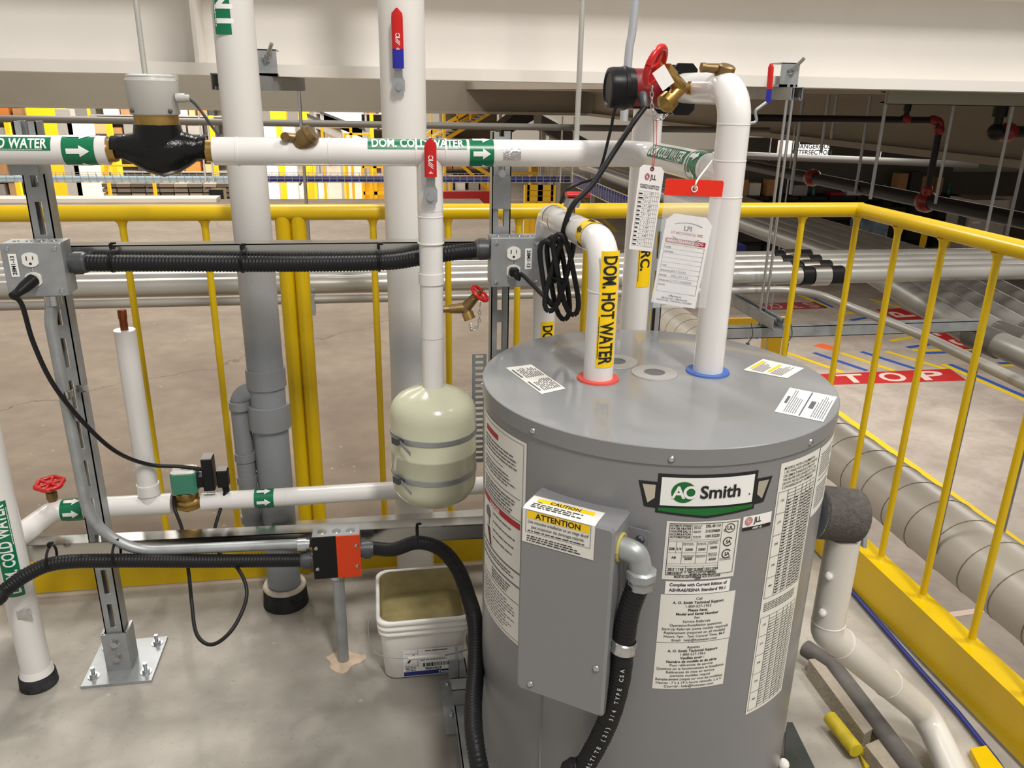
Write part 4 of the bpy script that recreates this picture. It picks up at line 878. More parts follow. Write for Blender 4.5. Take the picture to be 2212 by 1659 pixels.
obj('plug', MB().obox(c+V((.092, -.006, .068)), X, Y, Z, .013, .015, .022, .003).cyl(c+V((.094, -.006, .05)), c+V((.096, -.006, .028)), .0085, 12), BLACK, t); obj('plug_face', MB().obox(c+V((.092, -.006, .0905)), X, Y, Z, .0115, .0135, .0008), FGREY, t)
# ================================================================== OUTLET BOXES
def outlet_box(label, px, py, y, dep, mark, lefty):
    c = at_y(px, py, y); hw, hh = .0535, .0515
    t = thing('outlet_box', c, label, 'outlet box', 'duplex outlet boxes')
    obj('box', MB().obox(c+Y*(dep/2+.001), X, Z, -Y, hw, hh, dep/2), STEEL, t)
    cv = obj('cover', MB().obox(c, X, Z, -Y, hw+.0015, hh+.0015, .0018, .0015), STEEL, t)
    for i in (-1, 1):
        for j in (-1, 1): obj('cover_screw', MB().lathe(c+V((i*.043, -.0018, j*.042)), -Y, [(0, .005), (.0015, .0045), (.0022, .002)], 12), ZINC, cv)
    f = planar(c+V((0, -.002, 0)), X, Z); ox = -.004 if lefty else -.006
    for s in (-1, 1):
        z0 = .0195*s+.001; oc = c+V((ox, -.0018, z0)); r = []
        for hgt in (0, .0022): r.append([oc+V((max(-.0145, min(.0145, .017*cos(2*pi*i/24))), -hgt, .0143*sin(2*pi*i/24))) for i in range(24)])
        rc = obj('receptacle', MB().ring_loft(r, True, False), IVORY, t)
        Ink().rect(ox-.0068, z0-.001, ox-.0048, z0+.0075).rect(ox+.0048, z0, ox+.0066, z0+.0068).disc(ox, z0-.0075, .0026, .0026, 12).lay('slots', f, INK, rc, .0024)
    obj('centre_screw', MB().lathe(c+V((ox, -.0018, .001)), -Y, [(0, .0032), (.0015, .002)], 10), ZINC, cv)
    lx = -.035 if lefty else .026; f2 = planar(c+V((lx, -.002, .010 if lefty else .008)), (Z if lefty else -Z), (-X if lefty else X)); lb = patch('circuit_label', f2, -.0225, -.0075, .0225, .0075, PAPERW, t)
    Ink().text(mark, 0, -.003, .0105, 1, 'c').lay('lettering', f2, INK, lb, .0011)
    k = MB()
    for i in range(4): k.lathe(c+V((-.035+.023*i, dep*.5, hh+.0005)), Z, [(0, .006), (.0008, .0055), (.0009, .002)], 12)
    obj('knockouts', k, ZINC, t)
    oc = c+V((ox, -.004, -.0185)); obj_p = thing('power_plug', oc, 'black three-prong plug in the lower socket of the '+('left' if lefty else 'right')+' outlet box', 'plug', 'black power plugs')
    return c, oc, obj_p
c1, o1, p1 = outlet_box('galvanised duplex outlet box on the left strut post, a black plug in its lower socket', 75, 583, 1.70, .055, '28M1-13', True)
d1 = V((-.012, -.030, -.012)); obj('body', MB().tube([o1, o1+d1*.8, o1+d1*1.5], [.0125, .0115, .0075], 12), BLACK, p1); obj('strain_relief', MB().tube([o1+d1*1.4, o1+d1*1.75], [.0085, .009], 12), BLACK, p1)
c2, o2, p2 = outlet_box('galvanised duplex outlet box on the right strut post, above the heater', 1115, 567, 1.70, .06, '28M1-13', False)
d2 = V((.006, -.022, -.012)); obj('body', MB().obox(o2-Y*.008, X, Z, -Y, .0105, .0095, .009, .004).tube([o2-Y*.014, o2+d2], [.008, .005], 10), BLACK, p2)
s_ = o1+d1*1.7
cord = [s_, at_y(48, 660, 1.655), at_y(72, 740, 1.67), at_y(115, 830, 1.69), at_y(180, 912, 1.73), at_y(250, 975, 1.80), at_y(320, 1003, 1.86), at_y(390, 1008, 1.875), at_y(440, 1014, 1.885)]
solo('timer_cable', MB().tube(spline(cord, 10), .0048, 10), RUB, 'black power cord sagging from the left outlet box to the solenoid timer', 'cord', 'black power cords')
cx = V((Xl(405)+.094, YL-.006, ZL+.03))
loop = [cx, at_y(476, 1100, 1.87), at_y(463, 1150, 1.82), at_y(470, 1190, 1.76), at_y(515, 1230, 1.70), at_y(533, 1285, 1.62), at_y(505, 1355, 1.55), at_y(460, 1392, 1.53), at_y(425, 1370, 1.56), at_y(414, 1300, 1.66), at_y(408, 1240, 1.73), at_y(395, 1150, 1.82), at_y(378, 1100, 1.865), at_y(375, 1070, 1.875)]
solo('looped_cable', MB().tube(spline(loop, 10), .0042, 10), RUB, 'black cord hanging in a loop under the solenoid valve', 'cord', 'black power cords')
# pump cord, with its bundled loops
cgp = cg+V((.004, -.006, -.02))
pc_ = [cgp, at_y(1370, 262, 1.50), at_y(1330, 322, 1.48), at_y(1280, 398, 1.46), at_y(1240, 440, 1.45), at_y(1222, 480, 1.45), at_y(1214, 515, 1.46), at_y(1205, 560, 1.47), at_y(1196, 610, 1.48)]
t = thing('pump_cord', at_y(1205, 600, 1.47), 'black pump cord bundled in hanging loops beside the hot water pipe', 'cord')
obj('lead', MB().tube(spline(pc_, 10), .0052, 10), RUB, t)
for i, (a, b, dy) in enumerate((((1178, 520), (1198, 660), 0), ((1192, 512), (1220, 690), .008), ((1230, 508), (1185, 672), -.008), ((1205, 506), (1240, 680), -.014))):
    A = at_y(*a, 1.46+dy); B = at_y(*b, 1.46+dy); d = (B-A).normalized(); s = Y.cross(d); M_ = (A+B)/2; pts = []
    for kk in range(25):
        q = 2*pi*kk/24; w = .014*(1+.55*cos(q)**2); pts.append(M_+d*(cos(q)*(B-A).length*.5)+s*(sin(q)*w)+Y*(.004*sin(q)))
    obj('loop', MB().tube(pts, .005, 9, False), RUB, t)
tw = at_y(1208, 602, 1.455); obj('twist_tie', MB().torus(tw, V((.2, .1, 1)), .017, .0016, 18, 6), BLACK, t)
obj('tail', MB().tube(spline([at_y(1195, 655, 1.47), at_y(1175, 640, 1.54), at_y(1145, 610, 1.62), at_y(1125, 592, 1.665), o2+d2*1.1], 10), .0045, 9), RUB, t)
solo('cable_tie_tail', MB().tube(spline([at_y(1338, 200, 1.55), at_y(1325, 250, 1.55), at_y(1318, 285, 1.56), at_y(1292, 375, 1.58), at_y(1255, 395, 1.6), at_y(1225, 410, 1.6), at_y(1210, 440, 1.6)], 8), .003, 8), RUB, 'thin black cable hanging from the pump cap to the hot water pipe', 'cable')
# ================================================================== CONDUITS
def flex(name, label, pts, r, printed=None):
    path = resample(spline(pts, 24), .0021); t = thing(name, min(path, key=lambda p: p.z), label, 'flexible conduit', 'black flexible conduits')
    rr = [r*(1+.055*sin(2*pi*i*.0021/.0068)) for i in range(len(path))]; obj('hose', MB().tube(path, rr, 16), RUB, t); return t, path
def gland(t, c, ax, r, m=DKGREY, name='connector'):
    c, ax = V(c), V(ax).normalized(); mb = MB().cyl(c, c+ax*.008, r*1.25, 20); mb.cyl(c+ax*.007, c+ax*.024, r*1.5, 6); mb.lathe(c+ax*.024, ax, [(0, r*1.3), (.006, r*1.25), (.008, r*1.05)], 20); obj(name, mb, m, t)
def tie(t, c, ax, r, r2=None, tail=Z):
    c, ax = V(c), V(ax).normalized(); x, y = perp(ax); r2 = r2 or r; tl = V(tail).normalized(); o_ = ax.cross(tl)
    pts = [c+o_*(cos(2*pi*i/24)*r)+tl*(sin(2*pi*i/24)*r2) for i in range(25)]
    mb = MB()
    for s in (-1, 1): mb.tube([p+ax*(s*.0013) for p in pts], .0017, 6, False)
    mb.obox(c+tl*(r2+.004)-o_*0, ax, tl, o_, .003, .006, .0035); mb.obox(c+tl*(r2+.010)+ax*.005, ax, tl, o_, .005, .002, .0025)
    return obj('cable_tie', mb, TAPE, t)
yf = 1.738
uc = [c1+V((.075, .04, .006)), at_y(210, 568, yf), at_y(400, 569, yf), at_y(640, 570, yf), at_y(830, 567, yf), at_y(910, 556, yf-.01), at_y(980, 546, yf-.02), c2+V((-.078, .03, .022))]
t, path = flex('flexible_conduit', 'ribbed black conduit running level between the two outlet boxes', uc, .0168)
gland(t, c1+V((.054, .04, .005)), X, .0165); gland(t, c2+V((-.054, .03, .024)), -X, .0165)
for px in (241, 522, 818): q = min(path, key=lambda p: abs(p.x-at_y(px, 568, yf).x)); tie(t, q+V((0, .012, .004)), X, .031, .024)
# rigid conduit from the left box down and round to the orange box
ec = [c1+V((.012, .032, -.054)), at_y(98, 690, 1.725), at_y(148, 850, 1.725), at_y(200, 1085, 1.725), at_y(235, 1172, 1.725), at_y(330, 1187, 1.725), at_y(640, 1178, 1.72), at_y(668, 1175, 1.72)]
t = thing('metal_conduit', ec[4], 'bent galvanised conduit running down the left strut post to the orange box', 'conduit')
ze = at_y(600, 1178, 1.722).z; e2 = [c1+V((.012, .032, -.052)), V((sx+.0, 1.728, .90)), V((sx+.006, 1.728, ze+.008)), V((-.20, 1.722, ze)), at_y(668, 1176, 1.722)]
obj('tube', MB().tube(fillet(e2, [.1, .14, .02], 16), .0120, 18), STEEL, t)
for c, ax in ((e2[0], -Z), (e2[-1], -X)): obj('connector', MB().cyl(c, V(c)+V(ax)*.008, .0145, 6).cyl(V(c)+V(ax)*.006, V(c)+V(ax)*.026, .0165, 14), ZINC, t)
st_ = V((sx+.004, 1.728, at_y(150, 850, 1.728).z)); obj('strap', MB().lathe(st_-Z*.008, Z, [(0, .0128), (.001, .0142), (.015, .0142), (.016, .0128)], 18, False).box((st_.x+.012, 1.755, st_.z-.008), (st_.x+.036, 1.758, st_.z+.008)), ZINC, t); bolt('strap_screw', (st_.x+.026, 1.755, st_.z), -Y, .003, t)
# orange and black junction box on its post
ob = at_y(728, 1203, 1.70)
t = thing('junction_box', V((ob.x, 1.72, 0)), 'square junction box with a half black, half orange cover on a short post', 'junction box')
obj('box', MB().obox(ob+Y*.026, X, Z, -Y, .0545, .0545, .025), STEEL, t)
for x0, m in ((-.0275, BLACK), (.0275, ORANGE)): obj('cover_half', MB().obox(ob+X*x0, X, Z, -Y, .0275, .0555, .002), m, t)
for i in (-1, 1):
    for j in (-1, 1): obj('cover_screw', MB().lathe(ob+V((i*.046, -.002, j*.028)), -Y, [(0, .005), (.002, .0045), (.003, .002)], 12), ZINC, t)
kk = MB()
for i in (-1, 0, 1): kk.lathe(ob+V((i*.033, .026, .0545)), Z, [(0, .011), (.001, .010), (.0012, .004)], 16)
obj('knockouts', kk, ZINC, t)
pf = V((at_z(742, 1428, 0).x, 1.731, 0)); obj('post', MB().tube([pf, (ob.x-.002, 1.722, ob.z-.055)], .0142, 18), STEEL, t); obj('post_hub', MB().cyl((ob.x-.002, 1.722, ob.z-.068), (ob.x-.002, 1.722, ob.z-.055), .019, 14), ZINC, t)
mb = MB(); pts = [pf+V((cos(a)*.045*(1+.3*sin(3*a+1)), sin(a)*.04*(1+.25*cos(4*a)), .0025)) for a in [2*pi*i/20 for i in range(20)]]; mb.add([pf+Z*.007]+pts+[V((p.x, p.y, -.001)) for p in pts], [(0, 1+i, 1+(i+1)%20) for i in range(20)]+[(1+i, 21+i, 21+(i+1)%20, 1+(i+1)%20) for i in range(20)])
solo('grout_patch', mb, mat('fresh_grout', s2l(206, 184, 160), .9, var=.1, vscale=40), 'pale crumbly grout patch round the foot of the junction box post', 'grout')
ll = [V((-1.75, 1.40, .03)), V((-1.35, 1.48, .05)), at_y(-60, 1330, 1.60), at_y(0, 1283, 1.66), at_y(60, 1240, 1.69), at_y(125, 1216, 1.705), at_y(245, 1211, 1.71), at_y(450, 1212, 1.715), ob+V((-.085, .02, -.014))]
t, path = flex('flexible_conduit', 'ribbed black conduit entering at the left edge and ending at the orange box', ll, .0158); gland(t, ob+V((-.0545, .02, -.014)), -X, .0155)
for px in (112, 250): q = min(path, key=lambda p: abs(p.x-at_y(px, 1212, 1.71).x)); tie(t, q+V((0, .01, .010)), X, .03, .028)
def on_plane(px, py, c, nn): d = ray(px, py); return EYE+d*((V(c)-EYE).dot(nn)/d.dot(nn))
def hray(px, py, r):
    d = ray(px, py); ox, oy = EYE.x-HX, EYE.y-HY; a = d.x**2+d.y**2; b = 2*(d.x*ox+d.y*oy); c = ox*ox+oy*oy-r*r; return EYE+d*((-b-sqrt(b*b-4*a*c))/(2*a))
el = on_plane(1341, 1182, cc+tn*.074, tn)                     # liquid-tight elbow on the cover side
hq = lambda th, z, r: hpt(th, z, r)
eb = hray(1385, 1244, .338)
lr = [ob+V((.085, .02, .004)), at_y(850, 1187, 1.69), at_y(900, 1172, 1.67), at_y(950, 1185, 1.64), at_y(988, 1228, 1.56), at_y(1012, 1290, 1.47), at_y(1027, 1350, 1.37), at_y(1028, 1440, 1.27), at_y(1022, 1540, 1.17), at_y(1032, 1640, 1.09), V((.165, 1.04, .14)), V((.19, .96, .09)), V((.28, .87, .08)), hray(1225, 1700, .36), hray(1265, 1650, .345), hray(1312, 1560, .335), hray(1338, 1470, .334), hray(1347, 1390, .335), hray(1358, 1320, .337), hray(1378, 1265, .338), eb]
t, path = flex('flexible_conduit', 'ribbed black conduit arching from the orange box round to the heater cover', lr, .0160); gland(t, ob+V((.0545, .02, .004)), X, .0155)
q = min(path[:400], key=lambda p: abs(p.x-at_y(902, 1175, 1.67).x)); tie(t, q+V((0, .02, .006)), X, .034, .022)
ep = [el, el+tn*.020-Z*.003, eb+Z*.026-tn*.006, eb+Z*.002]
obj('elbow', MB().tube(spline(ep, 8), [.0165]*25, 18), STEEL, t); obj('elbow_ring', MB().torus(el, tn, .019, .003, 20, 8), mat('gasket_yellow', s2l(170, 160, 90), .5), t)
e3 = eb+Z*.012; obj('elbow_nut', MB().lathe(e3, -Z, [(0, .019), (.003, .0225), (.014, .0225), (.016, .019), (.030, .019), (.032, .0165)], 8), STEEL, t)
q = min(path[-330:], key=lambda p: abs(p.z-.592)); tdir = V((.12, .05, 1)).normalized(); obj('strap', MB().lathe(q-tdir*.010, tdir, [(0, .0175), (.002, .0195), (.01, .0185), (.018, .0195), (.020, .0175)], 22, False).obox(q-tn*.024+n*-.004, tdir, tn, n, .009, .010, .002), ZINC, t)
# print on the conduit: letters follow the hose
def hose_text(s, i0, step, side):
    for j, ch in enumerate(s):
        i = i0+j*step
        if ch == ' ' or i+1 >= len(path): continue
        p, d = path[i], (path[i+1]-path[i]).normalized(); o_ = (side-d*side.dot(d)).normalized(); f = planar(p+o_*.0168, d, o_.cross(d)); k_.append((Ink().text(ch, 0, -.003, .0088, 1), f))
k_ = []; n_ = len(path); hose_text('ANACONDA SEALTITE (21) 3/4 TYPE CSA', n_-214, 4, V((-.25, -1, .2)))
mb = MB()
for ik, f in k_: mb.add([f(x, y, .0006) for x, y in ik.v], ik.f)
obj('lettering', mb, mat('hose_print', s2l(190, 190, 190), .5), t)
# ================================================================== PAIL
bx, by = .078, 1.735
def rrect(cx, cy, hx, hy, r, z, n=5):
    out = []
    for (sx_, sy_, a0) in ((1, -1, -pi/2), (1, 1, 0), (-1, 1, pi/2), (-1, -1, pi)):
        for i in range(n+1): a = a0+pi/2*i/n; out.append((cx+sx_*(hx-r)+cos(a)*r, cy+sy_*(hy-r)+sin(a)*r, z))
    return out
t = thing('pail', (bx, by, 0), 'square white plastic pail of murky water between the post and the heater', 'pail')
P = lambda z, e=0: rrect(bx+.008*(z/.18)-.004, by, .093+.018*(z/.18)+e, .092+.018*(z/.18)+e, .03, z)
obj('shell', MB().ring_loft([P(.0, -.006), P(.006), P(.145)], False), PAIL, t); obj('bottom', MB().add(P(.002, -.006), [tuple(range(24))]), PAIL, t)
rm = [P(.135, 0), P(.137, .005), P(.147, .006), P(.149, .003), P(.153, .003), P(.155, .0065), P(.163, .0065), P(.165, .003), P(.169, .003), P(.171, .006), P(.180, .006), P(.183, .002), P(.181, -.003), P(.135, -.004)]
obj('rim', MB().ring_loft(rm, False), PAIL, t); obj('inner_wall', MB().ring_loft([P(.18, -.0035), P(.10, -.0045)], False), PAILIN, t)
obj('water', MB().add(P(.118, -.004), [tuple(range(24))]), WATER, t)
hl = [(bx-.122, by-.01, .135), (bx-.134, by-.04, .130), (bx-.122, by-.11, .105), (bx-.06, by-.132, .094), (bx+.055, by-.132, .092), (bx+.13, by-.11, .105), (bx+.142, by-.03, .130), (bx+.128, by, .135)]
hd = obj('handle', MB().tube(spline(hl, 8), .0016, 8), STEEL, t); obj('handle_grip', MB().tube([(bx-.042, by-.1335, .093), (bx+.045, by-.1335, .092)], .0055, 12), mat('clear_grip', s2l(200, 196, 188), .35), hd)
slope = .018/.18; fo = V((bx, by-.0925, 0)); f = planar(fo+V((.015, -.006, .048)), X, V((0, -slope, 1))); fB = f
f0_ = f; f = lambda u, v, h: f0_(u*1.24, v*1.3+.004, h); lb = patch('label', f, -.055, -.032, .062, .032, PAPERW, t, 1, 1, .001)
Ink().rect(-.054, -.0315, .061, -.0215).lay('blue_band', f, NAVY, lb, .0016)
k = Ink().text('IBERVILLE', -.012, -.0195, .0075, 1).bars(-.016, -.012, .048, -.003).rect(-.0265, -.012, -.026, .031).rect(-.052, -.008, -.0265, -.0075).rect(-.052, .022, -.0265, .0225)
k.fine(-.021, .003, .03, .014, .0034, .4).fine(-.012, .024, .05, .030, .004, .45).fine(-.05, -.0195, -.03, -.009, .0035, .4).rect(-.046, .002, -.0445, .004).poly([(-.047, .0), (-.043, .0), (-.032, .020), (-.036, .020)]); k.lay('print', f, INK, lb, .0016)
Ink().text('Thomas&Betts', .060, -.0295, .0078, 1, 'r').lay('lettering', f, WPRINT, lb, .0021)
# ================================================================== RELIEF DRAIN AND FLOOR CLUTTER
DX, DY = .828, 1.19
t = thing('relief_drain', (1.17, 1.25, 0), 'white plastic relief drain falling from the heater side to the floor', 'pipe')
w1 = at_y(1782, 1365, DY)
pts = [V((DX, DY, .60)), V((DX, DY, w1.z)), V((1.165, 1.27, .075)), V((1.135, 1.10, .035))]
obj('pipe', MB().tube(fillet(pts, [.03, .045], 10), .0305, 26), DRAIN, t)
joint(t, (DX, DY, .395+.02), Z, .0305, .0012, k=1.03); dv = (pts[2]-pts[1]).normalized(); joint(t, pts[1]+dv*.055, dv, .0305, .0015, DRAIN, 1.05, 'socket_ring'); joint(t, pts[1]+dv*.27, dv, .0305, .0015, DRAIN, 1.04, 'socket_ring')
for z in (.53, .45): obj('clip', MB().ball((DX-.028, DY-.018, z), .008, 10), IVORY, t)
t = thing('relief_valve', (.80, 1.21, .6), 'relief valve wrapped in charcoal foam on the right side of the heater', 'valve')
fa = V((.95, .02, -.18)).normalized(); f0 = at_x(1778, 1120, .775); f1 = V((.763, 1.195, .655))
obj('foam', MB().lathe(f1, fa, [(0, .046), (.003, .049), (.085, .049), (.088, .046), (.089, .01)], 32), FOAM, t); obj('escutcheon', MB().lathe(f1-fa*.008, fa, [(0, .055), (.002, .054), (.003, .047)], 32), ZINC, t)
obj('lever', MB().obox(f1+fa*.098+V((0, -.012, -.02)), fa, V((0, .2, 1)).normalized(), Y, .004, .030, .012), STEEL, t)
def slab(name, pts, h, m, label, cat, grp=None):
    b = [V((p.x, p.y, 0)) for p in pts]; return solo(name, MB().prism(b, (0, 0, h)), m, label, cat, grp)
F_ = lambda px, py: at_z(px, py, .05)
slab('concrete_paver', [F_(1747, 1424), F_(1776, 1421), F_(1895, 1568), F_(1867, 1586)][::-1], .05, BLOCK, 'narrow concrete paver on the floor right of the heater', 'paver')
slab('concrete_paver', [F_(1905, 1590), F_(1870, 1605), F_(1945, 1700), F_(1990, 1700)], .045, BLOCK, 'concrete paver end beside the yellow tube, below the drain', 'paver')
solo('sooty_conduit', MB().tube([at_z(1740, 1400, .045), at_z(1800, 1440, .045), at_z(1990, 1690, .045)], .022, 14), mat('sooty_pipe', s2l(92, 88, 84), .7, var=.25, vscale=20), 'sooty grey conduit lying on the floor under the relief drain', 'pipe')
solo('yellow_tube', MB().tube([at_z(1793, 1550, .03), at_z(1850, 1622, .03)], .0165, 14), mat('worn_yellow', s2l(206, 184, 40), .6, var=.25, vscale=25), 'short worn yellow tube lying beside the concrete paver', 'tube')
slab('steel_plate', [at_z(p, q, .03) for p, q in ((1700, 1560), (1712, 1560), (1790, 1720), (1690, 1720))], .03, mat('dark_oily_steel', s2l(62, 66, 62), .5), 'dark steel plate on the floor by the heater foot', 'plate')
solo('ground_cable', MB().tube([at_z(p, q, .012) for p, q in ((1830, 1265), (1990, 1450), (2070, 1540), (2150, 1640), (2190, 1700))], .006, 10), FBLUE, 'blue cable lying along the foot of the right toe board', 'cable')
slab('yellow_wedge', [at_z(p, q, .02) for p, q in ((2096, 1617), (2130, 1610), (2200, 1700), (2140, 1700))], .02, YEL, 'yellow angle end on the floor under the right toe board', 'angle')
slab('yellow_plate', [at_z(p, q, .01) for p, q in ((1845, 1600), (1880, 1580), (1915, 1640), (1870, 1660))], .01, mat('worn_yellow', s2l(206, 184, 40), .6, var=.25, vscale=25), 'small worn yellow plate at the end of the yellow tube', 'plate')
wa, wb = V((.80, 1.33, 0)), V((.79, 1.30, .20)); solo('wooden_shim', MB().obox((wa+wb)/2, (wb-wa).normalized(), V((.8, .6, 0)).normalized(), (wb-wa).normalized().cross(V((.8, .6, 0))).normalized(), .10, .018, .006), mat('weathered_wood', s2l(150, 124, 100), .8, var=.2, vscale=20), 'weathered wooden shim leaning against the right foot of the heater', 'shim')
# ================================================================== HANGING TAGS
def tagcard(name, label, c, U, W_, w, h, cham, m=PAPERW):
    c, U, W_ = V(c), V(U).normalized(), V(W_).normalized(); f = planar(c, U, W_); t = thing(name, f(0, h/2, 0), label, 'tag', 'maintenance tags')
    q = [(-w/2, -h/2), (w/2, -h/2), (w/2, h/2-cham), (w/2-cham, h/2), (-w/2+cham, h/2), (-w/2, h/2-cham)]
    obj('card', MB().prism([f(x, y, -.0004) for x, y in q], U.cross(W_)*.0008), m, t); return t, f
a, b, c3, d4 = at_y(1380, 372, 1.36), at_y(1432, 380, 1.36), at_y(1412, 545, 1.36), at_y(1358, 535, 1.36)
U = (b-a); Wd = (a-d4); ctr = (a+b+c3+d4)/4; w, h = U.length, Wd.length*1.12
t, f = tagcard('inspection_tag', 'white paper inspection tag hanging on red string from the hose bibb chain', ctr+Wd*.05, U, Wd, w, h, .006)
k = Ink().text('JLL', -.001, h*.345, .0115, 1, 'l', .75).text("INSPECTION TAG", 0, h*.235, .0042, 1, 'c').text("ETIQUETTE D INSPECTION", 0, h*.262, .0038, 1, 'c', 1, w*.8).fine(-w*.34, h*.305, w*.34, h*.31, .002, .4)
g0, g1 = h*.20, -h*.45; gx0, gx1 = -w*.42, w*.42
for i in range(14): yy = g0+(g1-g0)*i/13; k.rect(gx0, yy, gx1, yy+.0003)
for q in (0, .28, .62, .72, .82, .92, 1): k.rect(gx0+(gx1-gx0)*q, g1, gx0+(gx1-gx0)*q+.0003, g0)
for i in range(13): yy = g0+(g1-g0)*(i+.75)/13; k.rect(gx0+.001, yy, gx0+.006+.003*random.random(), yy+.0022)
k.lay('print', f, INK, t, .0009)
k = Ink()
for i in range(13):
    yy = g0+(g1-g0)*(i+.7)/13; x = gx0+w*.28
    for j in range(4): k.poly([(x, yy), (x+.0006, yy), (x+.0025*random.random()+.0012, yy+.0035), (x+.0012, yy+.0035)]); x += .0035
k.lay('handwriting', f, PENC, t, .001)
k = Ink()
for r in (.006, .0045, .003): k.ring(-w*.16, h*.37, r*.7, .0007, 0, 2*pi, 14, r)
k.lay('emblem', f, REDP, t, .0009)
obj('eyelet', MB().torus(f(0, h*.465, .0005), U.cross(Wd), .003, .0008, 14, 6), BLACK, t); rst = MB()
for s in (-1, 1): rst.tube(spline([f(0, h*.465, .001), f(s*.001, h*.49, .002), at_y(1415+s*3, 310, 1.37), ce+V((s*.003, 0, 0))], 8), .0006, 5)
obj('string', rst, REDP, t)
# vinyl sleeve with the maintenance log card
A, B, C_, D_ = at_y(1432, 383, 1.235), at_y(1562, 388, 1.235), at_y(1525, 690, 1.235), at_y(1415, 655, 1.235)
U = (B-A); Wd = A-D_; Wd = (Wd-U.normalized()*Wd.dot(U.normalized())); w = U.length; ctr = (A+B+C_+D_)/4
f = planar(ctr, U, Wd); hh = Wd.length
t = thing('tag_sleeve', f(0, hh/2, 0), 'clear vinyl tag sleeve with a red top hung on the white heater pipe', 'sleeve')
obj('sleeve', MB().prism([f(x, y, -.001) for x, y in ((-w*.46, -hh*.5), (w*.46, -hh*.5), (w*.48, hh*.42), (-w*.48, hh*.42))], U.cross(Wd).normalized()*.002), CLEAR, t)
obj('red_top', MB().prism([f(x, y, -.0015) for x, y in ((-w*.48, hh*.40), (w*.48, hh*.40), (w*.48, hh*.51), (w*.46, hh*.525), (-w*.46, hh*.525), (-w*.48, hh*.51))], U.cross(Wd).normalized()*.003), mat('red_sleeve_vinyl', s2l(226, 40, 16), .2), t)
obj('eyelet', MB().torus(f(.0, hh*.455, .002), U.cross(Wd), .0045, .0012, 16, 6), IVORY, t); obj('zip_tie', MB().tube(spline([f(.0, hh*.455, .003), f(.003, hh*.53, .004), (XC-.02, 1.30, ZM+.022), (XC-.005, 1.34, ZM+.028)], 8), .0016, 6), IVORY, t)
qa, qb, qc, qd = at_y(1441, 455, 1.242), at_y(1527, 480, 1.242), at_y(1503, 668, 1.242), at_y(1418, 648, 1.242)
U2 = ((qb-qa)+(qc-qd))/2; U2 = V((U2.x, -.022, U2.z*.42)); W2 = (qa-qd)+(qb-qc); W2 = W2-U2.normalized()*W2.dot(U2.normalized()); w = U2.length; h = (qa-qd).length*1.02
t, f = tagcard('maintenance_tag', 'white maintenance log card inside the clear vinyl sleeve', (qa+qb+qc+qd)/4, U2, W2, w, h, .011)
Ink().rect(-w*.44, h*.185, w*.44, h*.235).lay('red_bar', f, REDP, t, .0009); Ink().text('MAINTENANCE LOG', 0, h*.197, .0062, 1, 'c').lay('bar_lettering', f, WPRINT, t, .0013)
k = Ink().text('LPI', 0, h*.335, .0105, 1, 'c').ring(0, h*.33, .030, .0009, .75, 2.4, 14, .0135).ring(0, h*.34, .030, .0009, 3.9, 5.5, 14, .0185)
k.frame(-w*.44, -h*.36, w*.44, h*.17, .0004)
for y in (.12, .07, .02, -.03, -.085, -.14, -.195, -.25): k.rect(-w*.44, h*y, w*.44, h*y+.0003)
for s, y in (('NAME:', .13), ('ADDRESS:', .08), ('TYPE:', -.075), ('MANUFACT:', -.13), ('MODEL:', -.185), ('SERIAL NO:', -.24), ('NOTES:', -.29)): k.text(s, -w*.42, h*y, .0034, 1)
k.text('LPIgroup.ca', 0, -h*.405, .0044, 1, 'c').text('888.766.0723 | 1.888.766.0723', 0, -h*.435, .0034, 1, 'c').text('VANCOUVER | TORONTO | CALGARY', 0, -h*.462, .0034, 1, 'c'); k.lay('print', f, INK, t, .0009)
Ink().text('LPI MECHANICAL INC', 0, h*.288, .0058, 0, 'c', 1, w*.7).lay('red_lettering', f, REDP, t, .0009)
Ink().text('AO Smith', w*-.18, -h*.13, .0058, 0).text('DEL-40-110', -w*.18, -h*.185, .0058, 0).text('2115123968009', -w*.18, -h*.24, .0054, 0).fine(-w*.2, h*.132, w*.3, h*.138, .004, .4).fine(-w*.2, h*.082, w*.1, h*.088, .004, .4).lay('handwriting', f, PENC, t, .0009)
# ================================================================== RODS AND HANGERS FROM ABOVE
def rod(label, p0, p1, r=.005, thread=True, m=ZINC, name='threaded_rod', grp='hanger rods', cat='rod'):
    p0, p1 = V(p0), V(p1)
    if not thread: return solo(name, MB().cyl(p0, p1, r, 10), m, label, cat, grp)
    n = int((p1-p0).length/.0022); pts = [p0+(p1-p0)*(i/n) for i in range(n+1)]
    return solo(name, MB().tube(pts, [r*(1+(.09 if i % 2 else -.09)) for i in range(n+1)], 8), m, label, cat, grp)
rodm = mat('zinc_rod_pale', s2l(206, 204, 196), .4, .6)
a = at_y(316, 180, 1.75); rod('pale threaded rod coming down behind the water meter head', (a.x, 1.75, a.z-.02), (a.x, 1.75, 2.4), .0052, True, rodm)
a = at_y(1246, 290, 1.715); rod('pale threaded rod ending on the cold water pipe left of the pump', (a.x, 1.715, ZM+.02), (a.x, 1.715, 2.4), .0056, True, rodm)
a = at_y(1358, 150, 1.95); solo('metal_conduit', MB().tube(spline([(a.x-.004, 1.95, 1.30), (a.x-.002, 1.95, 1.45), (a.x+.006, 1.95, 1.6), (a.x+.008, 1.95, 2.4)], 8), .0098, 14), mat('pale_conduit', s2l(196, 198, 204), .35, .5), 'smooth upright conduit rising behind the circulation pump', 'conduit')
